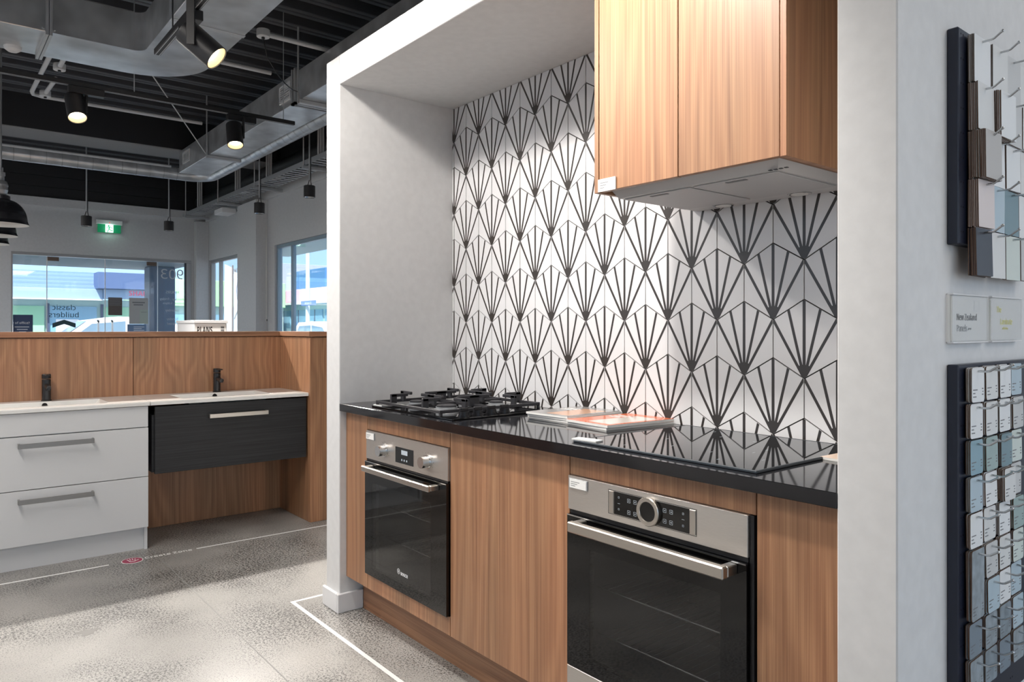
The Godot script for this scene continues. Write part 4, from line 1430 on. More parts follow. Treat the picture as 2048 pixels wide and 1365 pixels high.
func lamps() -> void:
	track(Vector3(0.0 - 1.5, 3.04, -6.33), Vector3(2.6, 3.04, -6.33), "long black light track crossing in front of the ceiling beam")
	track(Vector3(1.1, 2.86, -4.75), Vector3(1.1, 2.86, -3.2), "short black light track under the big elbow duct")
	track(Vector3(0.74, 2.86, -3.1), Vector3(0.74, 2.86, 1.6), "black light track over the aisle facing the kitchen")
	for q in [[1.1, -4.4, 2.9, "far"], [0.74, -0.5, 2.9, "near"]]:
		rod(Vector3(q[0], 2.89, q[1]), Vector3(q[0], 4.05, q[1]), 0.004, "thin suspension wire at the %s end of the aisle" % q[3], M.black_plastic, "suspension_wire", "track suspension wires")
	for q in [[0.2, "left"], [1.3, "middle"], [2.5, "right"]]:
		rod(Vector3(q[0], 3.07, -6.33), Vector3(q[0], 4.05, -6.33), 0.004, "thin suspension wire, %s one of the crossing track" % q[1], M.galv_plain, "suspension_wire", "track suspension wires")
	var zx := Vector3(0, 0, 1)
	var xx := Vector3(1, 0, 0)
	spot(Vector3(0.907, 2.792, -6.282), Vector3(0.05, -0.88, 0.47), Vector3(0.97, 3.04, -6.33), xx, E_FAR, 62.0, "lit black spotlight on the left of the crossing track")
	spot(Vector3(2.053, 2.759, -6.244), Vector3(-0.05, -0.93, 0.36), Vector3(2.13, 3.04, -6.33), xx, E_FAR, 62.0, "lit black spotlight on the right of the crossing track")
	spot(Vector3(1.153, 2.575, -3.784), Vector3(0.62, -0.66, 0.43), Vector3(1.1, 2.86, -4.05), zx, E_NEAR * 0.5, 55.0, "large black spotlight in front under the elbow duct")
	spot(Vector3(0.80, 2.6, -2.62), Vector3(0.5, -0.8, 0.15), Vector3(0.74, 2.86, -2.62), zx, E_NEAR * 0.85, 56.0, "black aisle spotlight facing the gas hob")
	spot(Vector3(0.82, 2.6, -1.37), Vector3(0.65, -0.72, -0.06), Vector3(0.74, 2.86, -1.37), zx, E_NEAR * 1.75, 42.0, "black aisle spotlight facing the wall cabinet")
	spot(Vector3(0.70, 2.6, -0.1), Vector3(-0.1, -0.95, -0.1), Vector3(0.74, 2.86, -0.1), zx, E_NEAR * 0.15, 60.0, "black aisle spotlight nearest the sample wall")
	pendant(Vector3(1.72, 2.59, -11.2), "black cylinder pendant left of the exit sign")
	pendant(Vector3(2.76, 2.62, -11.25), "black cylinder pendant right of the exit sign")
	pendant(Vector3(3.34, 2.68, -9.25), "black cylinder pendant in front of the side window pier")
	pendant(Vector3(3.5, 2.74, -8.08), "black cylinder pendant closest to white niche wall")
	dome(Vector3(0.58, 2.21, -8.35), "front black dome pendant at the left picture edge")
	dome(Vector3(0.58, 2.21, -9.4), "second black dome pendant partly behind the front one")
	dome(Vector3(0.58, 2.21, -10.35), "rear black dome pendant mostly hidden by two others")

const E_FAR := 8.0
const E_NEAR := 1.8

func added_fill_panel(at: Vector3, wx: float, wz: float, energy: float, label: String) -> void:  # unseen light panel, added as soft fill to brighten the room
	var t := thing("fill_light_panel", label, "added light", at, "added fill light panels")
	part(bx(at - Vector3(wx / 2 + 0.02, 0, wz / 2 + 0.02), at + Vector3(wx / 2 + 0.02, 0.05, wz / 2 + 0.02), 0.003), "frame", M.trim_white, t)
	part(bx(at - Vector3(wx / 2, 0.004, wz / 2), at + Vector3(wx / 2, 0.0, wz / 2)), "diffuser", M.fill_panel_glow, t)
	for q in [-1, 1]:
		var s := st()
		cyl(s, at + Vector3(0, 0.05, q * wz * 0.4), Vector3(at.x, 4.05, at.z + q * wz * 0.4), 0.003, -1, 6)
		part(s, "wire", M.galv_plain, t)
	var l := AreaLight3D.new()
	l.name = "fill_lamp"
	l.area_size = Vector2(wx, wz)
	l.light_energy = energy
	l.light_color = Color(1.0, 0.975, 0.95)
	l.shadow_enabled = true
	l.area_range = 30.0
	t.add_child(l)
	l.transform = Transform3D(Basis(Vector3(1, 0, 0), -PI / 2), Vector3(0, -0.008, 0))

func off_frame() -> void:
	added_fill_panel(Vector3(-1.7, 3.1, -4.4), 0.6, 2.2, E_FILL * 0.6, "added fill light panel over the far part of left aisle")
	added_fill_panel(Vector3(-0.45, 3.1, -2.9), 0.5, 1.8, E_FILL * 0.7, "added fill light panel over the middle of left aisle")
	added_fill_panel(Vector3(-0.9, 3.1, 2.2), 0.6, 2.4, E_FILL * 0.28, "added fill light panel over the rear of left aisle")
	added_fill_panel(Vector3(2.6, 3.1, 1.6), 0.6, 2.4, E_FILL * 0.25, "added fill light panel in front of the sample wall")
	added_fill_panel(Vector3(-1.7, 3.1, -8.2), 0.6, 2.4, E_FILL, "added fill light panel behind the dome pendants")
	added_fill_panel(Vector3(-1.7, 3.1, -12.4), 0.6, 2.4, E_FILL, "added fill light panel nearest the far wall")
	# white display cabinets along the left aisle: what the oven glass mirrors
	for k in 4:
		var z := -5.4 + 1.0 * k
		var t := thing("display_cabinet", "white display cabinet, %s along the left aisle" % ["first", "second", "third", "fourth"][k], "cabinet", Vector3(-1.9, 0, z), "white cabinets along the left aisle")
		part(bx(Vector3(-2.2, 0.1, z - 0.498), Vector3(-1.62, 0.9, z + 0.498)), "body", M.cabinet_white, t)
		part(bx(Vector3(-1.62, 0.1, z - 0.495), Vector3(-1.6, 0.9, z - 0.002), 0.001), "door", M.cabinet_white, t)
		part(bx(Vector3(-1.62, 0.1, z + 0.002), Vector3(-1.6, 0.9, z + 0.495), 0.001), "door", M.cabinet_white, t)
		part(bx(Vector3(-2.2, 0, z - 0.498), Vector3(-1.68, 0.1, z + 0.498)), "kickboard", M.cabinet_white, t)

const E_FILL := 7.0  # strength of the added fill panels

# ------------------------------------------------------------------ laminate sample boards on the right
func chip_mesh(w: float, h: float, d: float, rounded: bool, face: Material, core: Material, printed: bool) -> ArrayMesh:
	# hangs from 0,0: top edge at y = 0.008, face towards +z
	var p := round_rect(w, h, 0.006 if rounded else 0.0012, 3 if rounded else 1)
	for k in p.size(): p[k] += Vector2(0, 0.008 - h / 2)
	var s := st()
	prism(s, p, 0.0, d * 0.82)
	s.set_material(core)
	var m: ArrayMesh = s.commit()
	s = st()
	prism(s, p, d * 0.82, d)
	s.set_material(face)
	m = s.commit(m)
	if printed:
		s = st()
		var y := 0.008 - h
		for k in 3:
			var l: float = [0.024, 0.012, 0.018][k]
			box(s, Vector3(-w * 0.42, y + 0.024 - 0.007 * k, d), Vector3(-w * 0.42 + l, y + 0.0262 - 0.007 * k, d + 0.0001))
		for k in 3:
			box(s, Vector3(w * 0.42 - 0.008 + 0.003 * (k % 2), y + 0.026 - 0.006 * k, d), Vector3(w * 0.42, y + 0.0285 - 0.006 * k, d + 0.0001))
		s.set_material(M.ink_grey)
		m = s.commit(m)
	return m

func hook_mesh(len: float) -> ArrayMesh:
	# prong from the board towards +z with a raised, ball-ended tip, plus its locking bar
	var s := st()
	tube(s, [Vector3(0, 0, 0), Vector3(0, 0, len * 0.62), Vector3(0, 0.0015, len * 0.72), Vector3(0, 0.012, len)], 0.0023, 8)
	var tip := st()
	xf = Transform3D(Basis(), Vector3(0, 0.012, len))
	lathe(s, [Vector2(0, -0.0034), Vector2(0.0024, -0.0024), Vector2(0.0034, 0), Vector2(0.0024, 0.0024), Vector2(0, 0.0034)], 10)
	xf = NOX
	tube(s, [Vector3(-0.012, 0.0015, 0.002), Vector3(0.012, 0.0015, 0.002)], 0.0016, 6)
	tube(s, [Vector3(-0.011, 0.0015, 0.002), Vector3(-0.012, -0.022, 0.004)], 0.0016, 6)
	s.set_material(M.steel_wire)
	return s.commit()

func samples() -> void:
	var ord := ["first", "second", "third", "fourth", "fifth", "sixth", "seventh", "eighth", "ninth", "tenth"]
	var zb := -0.584
	var faces := {}
	for c in [["white", rgb(236, 238, 239)], ["soft_white", rgb(226, 227, 226)], ["pale_grey", rgb(206, 207, 207)], ["warm_grey", rgb(190, 186, 182)], ["pale_pink", rgb(226, 214, 211)], ["pale_blue", rgb(184, 203, 214)], ["sky_blue", rgb(138, 172, 186)], ["sage", rgb(160, 182, 180)], ["teal_grey", rgb(120, 148, 158)], ["mint", rgb(214, 224, 218)], ["charcoal", rgb(44, 48, 58)], ["slate", rgb(126, 140, 152)], ["concrete", rgb(166, 178, 186)], ["stone", rgb(150, 164, 174)], ["denim", rgb(104, 126, 150)]]:
		faces[c[0]] = mat("sample_" + c[0], c[1], 0.35)
	var mott := grey_tex(128, 128, 0.03, 44, 0.8, 1.0)
	for k in ["concrete", "stone"]: triplanar(faces[k], mott, Vector3(8, 8, 8))
	# boards
	for b in [[1.394, 1.832, "upper"], [0.40, 1.150, "lower"]]:
		var t := thing("sample_board", "%s dark blue pegboard on the white wall" % b[2], "board", Vector3(2.0, b[0], zb), "sample pegboards")
		part(bx(Vector3(1.623, b[0], -0.6055), Vector3(2.6, b[1], zb), 0.002), "panel", M.pegboard, t)
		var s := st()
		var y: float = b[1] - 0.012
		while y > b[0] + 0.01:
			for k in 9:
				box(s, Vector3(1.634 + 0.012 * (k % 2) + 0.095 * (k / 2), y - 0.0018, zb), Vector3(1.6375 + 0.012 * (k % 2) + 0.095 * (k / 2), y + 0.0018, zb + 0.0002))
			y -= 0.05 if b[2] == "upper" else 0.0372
		part(s, "painted_hole_dots", M.hole_shade, t)  # dark dots painted on in place of shaded holes
	var hook := hook_mesh(0.052)
	# upper board: 5 rows of 4 stacks
	var up := [
		["white", "soft_white", "pale_grey", "soft_white"],
		["soft_white", "white", "pale_grey", "white"],
		["warm_grey", "white", "white", "soft_white"],
		["pale_pink", "pale_blue", "teal_grey", "white"],
		["charcoal", "soft_white", "mint", "pale_grey"]]
	var n_up := [[4, 5, 3, 2], [6, 9, 4, 4], [10, 3, 3, 3], [6, 3, 2, 2], [5, 3, 3, 3]]
	for r in 5:
		for c in 4:
			var at := Vector3(1.705 + 0.095 * c, 1.815 - 0.0986 * r, zb)
			hang(hook, at, "%s row, %s hook from the left on upper board" % [ord[r], ord[c]])
			var m := chip_mesh(0.088, 0.097, 0.0026, false, faces[up[r][c]], M.laminate_core if r > 0 else M.laminate_core_grey, false)
			stack(m, at, n_up[r][c], 0.0027, "%s chip, %s stack of %s row, upper board" % [up[r][c].replace("_", " "), ord[c], ord[r]], "samples of upper board row %s stack %s" % [ord[r], ord[c]])
	var lo := [
		["white", "soft_white", "white", "pale_blue"],
		["white", "soft_white", "white", "pale_grey"],
		["sky_blue", "sage", "teal_grey", "mint"],
		["pale_blue", "white", "soft_white", "pale_grey"],
		["white", "soft_white", "white", "sage"],
		["concrete", "pale_grey", "soft_white", "mint"],
		["stone", "pale_blue", "white", "pale_blue"],
		["slate", "concrete", "stone", "pale_blue"],
		["concrete", "stone", "slate", "concrete"]]
	var n_lo := [[4, 3, 3, 2], [3, 3, 3, 3], [3, 3, 4, 2], [3, 3, 6, 2], [3, 2, 3, 3], [4, 3, 3, 3], [3, 4, 3, 2], [3, 3, 3, 3], [3, 3, 3, 3]]
	for r in 9:
		for c in 4:
			var at := Vector3(1.682 + 0.082 * c, 1.136 - 0.0746 * r, zb)
			if c == 0 and r == 6: continue
			hang(hook, at, "%s row, %s hook from the left on lower board" % [ord[r], ord[c]])
			var m := chip_mesh(0.066, 0.142 if c == 0 and r == 5 else 0.070, 0.0024, true, faces[lo[r][c]], M.laminate_core if (r + c) % 3 else M.laminate_core_grey, true)
			stack(m, at, n_lo[r][c], 0.0026, "%s chip, %s stack of %s row, lower board" % [lo[r][c].replace("_", " "), ord[c], ord[r]], "samples of lower board row %s stack %s" % [ord[r], ord[c]])
	# two acrylic sign holders between the boards
	var t := thing("sign_holder", "clear acrylic sign holder with black lettering between the boards", "sign", Vector3(1.716, 1.244, -0.6), "acrylic sign holders")
	holder(t, 1.716)
	text(t, "New Zealand", 0.0135, Vector3(1.697, 1.247, -0.5945), Vector3(1, 0, 0), Vector3.UP, M.ink_black)
	text(t, "Panels", 0.0135, Vector3(1.671, 1.224, -0.5945), Vector3(1, 0, 0), Vector3.UP, M.ink_grey)
	text(t, "group", 0.0045, Vector3(1.712, 1.2235, -0.5945), Vector3(1, 0, 0), Vector3.UP, M.ink_grey)
	var s := st()
	for e in [[1.737, 1.26, 1.7375, 1.282], [1.737, 1.2815, 1.765, 1.282], [1.7645, 1.26, 1.765, 1.282], [1.737, 1.26, 1.765, 1.2605]]:
		box(s, Vector3(e[0], e[1], -0.5948), Vector3(e[2], e[3], -0.5946))
	part(s, "outline_drawing", M.icon_pale, t)
	t = thing("sign_holder", "clear acrylic sign holder with yellow lettering between the boards", "sign", Vector3(1.929, 1.244, -0.6), "acrylic sign holders")
	holder(t, 1.929)
	text(t, "The", 0.013, Vector3(1.882, 1.266, -0.5945), Vector3(1, 0, 0), Vector3.UP, M.ink_yellow)
	text(t, "Laminate", 0.0135, Vector3(1.928, 1.239, -0.5945), Vector3(1, 0, 0), Vector3.UP, M.ink_yellow)
	text(t, "collection", 0.006, Vector3(1.92, 1.224, -0.5945), Vector3(1, 0, 0), Vector3.UP, M.ink_yellow)

func holder(t: Node3D, x: float) -> void:
	part(bx(Vector3(x - 0.093, 1.198, -0.5985), Vector3(x + 0.093, 1.290, -0.595)), "sheet", M.paper, t)
	part(bx(Vector3(x - 0.096, 1.196, -0.606), Vector3(x + 0.096, 1.292, -0.599)), "back_plate", M.paper, t)
	var s := st()
	for e in [[x - 0.096, 1.292, x + 0.096, 1.295], [x - 0.096, 1.193, x + 0.096, 1.196]]:
		box(s, Vector3(e[0], e[1], -0.604), Vector3(e[2], e[3], -0.592), 0.0006)
	part(s, "rail", M.trim_white, t)
	part(bx(Vector3(x - 0.096, 1.196, -0.5943), Vector3(x + 0.096, 1.292, -0.5925)), "cover", M.acrylic, t)

func hang(mesh: Mesh, at: Vector3, where: String) -> void:
	var o := put(mesh, "peg_hook", self)
	o.position = at
	tag(o, "steel hook, " + where, "hook", "steel peg hooks")

func stack(mesh: Mesh, at: Vector3, n: int, step: float, label: String, group: String) -> void:
	var z := 0.004
	for k in n:
		var o := put(mesh, "laminate_sample", self)
		var tilt := rng.randf_range(-0.035, 0.035) + 0.02 * k / n
		var swing := rng.randf_range(-0.02, 0.02)
		o.transform = Transform3D(Basis(Vector3(0, 0, 1), swing) * Basis(Vector3(1, 0, 0), -absf(tilt) * 0.4), at + Vector3(rng.randf_range(-0.0015, 0.0015), rng.randf_range(-0.001, 0.001), z))
		tag(o, "front " + label if k == n - 1 else label + ", %s from front" % ["", "second", "third", "fourth", "fifth", "sixth", "seventh", "eighth", "ninth", "tenth"][n - 1 - k], "sample", group)
		z += step + rng.randf_range(0.0, 0.0012)

# ------------------------------------------------------------------ things at the far end
func far_things() -> void:
	# exit sign
	var t := thing("exit_sign", "green running man exit sign on the far wall", "sign", Vector3(2.48, 2.85, -13.97))
	part(bx(Vector3(2.285, 2.985, -14.0), Vector3(2.68, 3.055, -13.93), 0.004), "housing", M.trim_white, t)
	var p := part(bx(Vector3(2.31, 2.845, -13.985), Vector3(2.66, 2.985, -13.965), 0.002), "sign_panel", M.exit_glow, t)
	part(bx(Vector3(2.425, 2.85, -13.965), Vector3(2.545, 2.982, -13.9635)), "sign_doorway", M.exit_white, p)
	var s := st()
	var z := -13.963
	var limb := func(pts: Array, w: float):
		for k in pts.size() - 1:
			var q := stroke(pts[k], pts[k + 1], w)
			xf = Transform3D(Basis(), Vector3(2.485, 2.915, z))
			prism(s, q, 0, 0.0008)
	limb.call([Vector2(0.0, 0.03), Vector2(-0.005, -0.012)], 0.022)
	limb.call([Vector2(-0.005, -0.012), Vector2(0.022, -0.026), Vector2(0.05, -0.035)], 0.013)
	limb.call([Vector2(-0.005, -0.012), Vector2(-0.02, -0.035), Vector2(-0.03, -0.06)], 0.013)
	limb.call([Vector2(0.002, 0.03), Vector2(0.03, 0.022), Vector2(0.045, 0.005)], 0.01)
	limb.call([Vector2(0.0, 0.032), Vector2(-0.03, 0.025), Vector2(-0.042, 0.008)], 0.01)
	xf = NOX
	cyl(s, Vector3(2.475, 2.963, z), Vector3(2.475, 2.963, z + 0.0008), 0.0125, -1, 14)
	part(s, "running_figure", M.exit_glow, p)
	s = st()
	cyl(s, Vector3(2.482, 3.01, -13.93), Vector3(2.482, 3.01, -13.926), 0.007, -1, 10)
	part(s, "led", M.led_red, t)
	var l := OmniLight3D.new()
	l.name = "sign_lamp"
	l.light_energy = 0.02
	l.light_color = Color(0.8, 1.0, 0.92)
	l.light_size = 0.05
	l.omni_range = 20.0
	l.shadow_enabled = true
	t.add_child(l)
	l.position = Vector3(0, 0.06, 0.06)
	# brochure box
	t = thing("plans_box", "white brochure box lettered PLANS behind the wood ledge", "box", Vector3(1.93, 0, -6.78))
	part(bx(Vector3(1.797, 0, -7.04), Vector3(2.062, 1.268, -6.5), 0.003), "body", M.cabinet_white, t)
	part(bx(Vector3(1.79, 1.268, -7.05), Vector3(2.07, 1.293, -6.49), 0.002), "lid", M.cabinet_white, t)
	part(bx(Vector3(1.805, 0.9, -6.499), Vector3(2.055, 1.262, -6.4975)), "front_label", M.paper, t)
	var pl := text(t, "PLANS", 0.055, Vector3(1.878, 1.208, -6.497), Vector3(1, 0, 0), Vector3.UP, M.ink_black, "lettering", true)
	pl.scale = Vector3(0.55, 1, 1)
	for k in 2:
		part(bx(Vector3(2.012, 1.222 - 0.025 * k, -6.4975), Vector3(2.04, 1.24 - 0.025 * k, -6.497)), "print_block", M.ink_grey, t)
	# posters stuck to the entrance glass
	mat("poster_brown", rgb(92, 84, 80), 0.5)
	mat("poster_grey", rgb(178, 178, 176), 0.5)
	mat("poster_green", rgb(176, 186, 176), 0.5)
	mat("poster_blue", rgb(112, 138, 172), 0.5)
	mat("poster_dark", rgb(56, 72, 104), 0.5)
	poster(2.478, 2.692, 1.447, 1.751, M.poster_brown, "dark brown patterned poster on the entrance glass", 0)
	poster(2.80, 3.10, 1.30, 1.752, M.poster_grey, "tall grey notice on the entrance glass", 1)
	poster(2.965, 3.10, 1.30, 1.552, M.poster_green, "small pale green sheet over the grey notice", 2)
	poster(2.772, 3.07, 0.98, 1.292, M.poster_blue, "blue notice under the grey one on entrance glass", 3)
	poster(1.135, 1.40, 0.9, 1.44, M.poster_dark, "dark blue poster at the left of entrance glass", 4)
	# blind cord on the side pier
	t = thing("blind_cord", "white looped blind cord hanging by the side window", "cord", Vector3(4.04, 1.3, -10.8))
	s = st()
	tube(s, [Vector3(4.02, 2.75, -10.86), Vector3(4.02, 1.34, -10.86), Vector3(4.02, 1.32, -10.84), Vector3(4.02, 1.34, -10.82), Vector3(4.02, 2.75, -10.82)], 0.005, 6)
	part(s, "cord", M.blind_white, t)
	s = st()
	cyl(s, Vector3(4.02, 1.33, -10.82), Vector3(4.02, 1.36, -10.82), 0.01, -1, 8)
	part(s, "toggle", M.ink_grey, t)

func poster(x0: float, x1: float, y0: float, y1: float, m: Material, label: String, kind: int) -> void:
	var z := -14.026 if kind != 2 else -14.024
	var t := thing("poster", label, "poster", Vector3((x0 + x1) / 2, y0, z), "notices on the entrance glass")
	part(bx(Vector3(x0, y0, z), Vector3(x1, y1, z + 0.0015)), "sheet", m, t)
	var s := st()
	var zz := z + 0.0015
	if kind == 0:
		for k in 7:
			var y := lerpf(y1 - 0.02, (y0 + y1) / 2 + 0.02, k / 6.0)
			box(s, Vector3(x0 + 0.012, y - 0.005, zz), Vector3(x1 - 0.012 - 0.01 * (k % 3), y + 0.004, zz + 0.0005))
	elif kind == 1:
		for k in 2:
			box(s, Vector3(x0 + 0.05 + 0.02 * k, y1 - 0.09 - 0.04 * k, zz), Vector3(x1 - 0.05 - 0.03 * k, y1 - 0.07 - 0.04 * k, zz + 0.0005))
	elif kind == 3:
		for k in 4:
			box(s, Vector3(x0 + 0.1, y1 - 0.05 - 0.03 * k, zz), Vector3(x1 - 0.03 - 0.04 * (k % 2), y1 - 0.04 - 0.03 * k, zz + 0.0005))
	elif kind == 4:
		text(t, "t of office?", 0.035, Vector3(1.245, 1.31, zz), Vector3(1, 0, 0), Vector3.UP, M.vinyl_white)
		for k in 3:
			box(s, Vector3(x0 + 0.02 + 0.03 * k, 1.24 - 0.04 * k, zz), Vector3(x1 - 0.05 - 0.02 * k, 1.25 - 0.04 * k, zz + 0.0005))
	else:
		box(s, Vector3(x0 + 0.02, y1 - 0.05, zz), Vector3(x1 - 0.02, y1 - 0.044, zz + 0.0005))
	part(s, "print", M.vinyl_white if kind in [3, 4] else M.ink_grey, t)

# ------------------------------------------------------------------ markings on the floor
func floor_marks() -> void:
	var mk := func(lo: Vector3, hi: Vector3, label: String):
		tag(part(bx(lo, hi), "floor_line", M.line_white, self), label, "floor line", "white floor lines")
	mk.call(Vector3(-1.2, 0, -4.262), Vector3(0.755, 0.0008, -4.248), "white floor line in front of the white vanity")
	mk.call(Vector3(1.19, 0, -4.274), Vector3(2.6, 0.0008, -4.26), "white floor line in front of the black vanity")
	mk.call(Vector3(1.283, 0, -3.172), Vector3(1.3, 0.0008, -0.2), "long white floor line parallel to the kitchen run")
	mk.call(Vector3(1.3, 0, -3.172), Vector3(1.62, 0.0008, -3.155), "short white floor line at the niche end wall")
	var t := thing("floor_badge", "dark red round floor badge with a white hand symbol", "badge", Vector3(0.865, 0, -4.258))
	var s := st()
	cyl(s, Vector3(0.865, 0, -4.258), Vector3(0.865, 0.0008, -4.258), 0.052, -1, 32)
	part(s, "rim", M.line_white, t)
	s = st()
	cyl(s, Vector3(0.865, 0.0008, -4.258), Vector3(0.865, 0.0011, -4.258), 0.048, -1, 32)
	part(s, "disc", M.badge_red, t)
	s = st()
	for q in [[-0.016, 0.0, -0.02, -0.026], [-0.006, -0.004, -0.007, -0.034], [0.004, -0.004, 0.006, -0.033], [0.013, 0.0, 0.019, -0.024], [0.012, 0.016, 0.03, 0.004], [-0.012, 0.022, 0.010, 0.022], [-0.016, 0.0, -0.012, 0.022], [0.012, 0.004, 0.010, 0.022]]:
		tube(s, [Vector3(0.865 + q[0], 0.0012, -4.258 + q[1]), Vector3(0.865 + q[2], 0.0012, -4.258 + q[3])], 0.0018, 5)
	part(s, "hand_symbol", M.line_white, t)
	var l := thing("floor_lettering", "white Create Zone lettering on the concrete floor", "lettering", Vector3(1.045, 0, -4.262))
	text(l, "Create Zone", 0.032, Vector3(1.045, 0.0006, -4.264), Vector3(1, 0, 0), Vector3(0, 0, -1), M.line_white, "letters")
	s = st()
	xf = Transform3D(Basis(Vector3(1, 0, 0), Vector3(0, 0, -1), Vector3(0, 1, 0)), Vector3(0.521, 0, -3.37))
	var blob := PackedVector2Array()
	for k in 22:
		var a := TAU * k / 22
		var r := 0.034 + 0.009 * sin(3.0 * a + 0.6) + 0.006 * sin(5.0 * a)
		blob.append(Vector2(cos(a) * r, sin(a) * r * 0.95))
	prism(s, blob, 0, 0.0006)
	xf = NOX
	mat("stain", rgb(128, 126, 122), 0.4)
	tag(part(s, "floor_stain", M.stain, self), "grey irregular stain on the bright concrete floor", "stain")

# ------------------------------------------------------------------ the street outside the glass
func wheel(t, c: Vector3, axis: Vector3) -> void:
	var s := st()
	cyl(s, c - axis * 0.1, c + axis * 0.1, 0.31, -1, 24)
	var w := part(s, "wheel", M.tyre, t)
	s = st()
	cyl(s, c + axis * 0.1, c + axis * 0.11, 0.2, 0.18, 16)
	part(s, "hub", M.galv_plain, w)

func car(at: Vector3, turn: float, label: String, body: Material) -> void:
	# side profile along local x, pulled out across local z
	var t := thing("parked_car", label, "car", at, "white cars in the street")
	var b := Basis(Vector3.UP, turn)
	var s := st()
	xf = Transform3D(b, at)
	var low := PackedVector2Array([Vector2(-2.1, 0.25), Vector2(-2.15, 0.55), Vector2(-2.05, 0.72), Vector2(-1.2, 0.88), Vector2(1.7, 0.95), Vector2(2.1, 0.9), Vector2(2.15, 0.5), Vector2(2.1, 0.25)])
	prism(s, low, -0.85, 0.85)
	part(s, "body", body, t)
	s = st()
	prism(s, PackedVector2Array([Vector2(-1.25, 0.87), Vector2(-0.55, 1.42), Vector2(0.0, 1.5), Vector2(1.0, 1.48), Vector2(1.75, 0.95)]), -0.72, 0.72)
	part(s, "cabin", body, t)
	for q in [-0.7215, 0.7205]:
		s = st()
		prism(s, PackedVector2Array([Vector2(-1.0, 0.93), Vector2(-0.5, 1.34), Vector2(0.15, 1.4), Vector2(0.15, 0.95)]), q, q + 0.001)
		part(s, "side_window", M.car_glass, t)
		s = st()
		prism(s, PackedVector2Array([Vector2(0.22, 0.95), Vector2(0.22, 1.4), Vector2(0.95, 1.38), Vector2(1.4, 0.97)]), q, q + 0.001)
		part(s, "side_window", M.car_glass, t)
	s = st()
	quad(s, Vector3(-1.2, 0.93, -0.66), Vector3(-1.2, 0.93, 0.66), Vector3(-0.585, 1.405, 0.6), Vector3(-0.585, 1.405, -0.6), Vector3(-0.6, 0.8, 0))
	part(s, "windscreen", M.car_glass, t)
	for q in [[-1.35, -0.8], [-1.35, 0.8], [1.3, -0.8], [1.3, 0.8]]:
		wheel(t, Vector3(q[0], 0.31, q[1]), Vector3(0, 0, signf(q[1])))
	for q in [-0.6, 0.6]:
		part(bx(Vector3(-2.13, 0.56, q - 0.16), Vector3(-2.05, 0.68, q + 0.16), 0.02), "headlamp", M.vinyl_white, t)
	xf = NOX

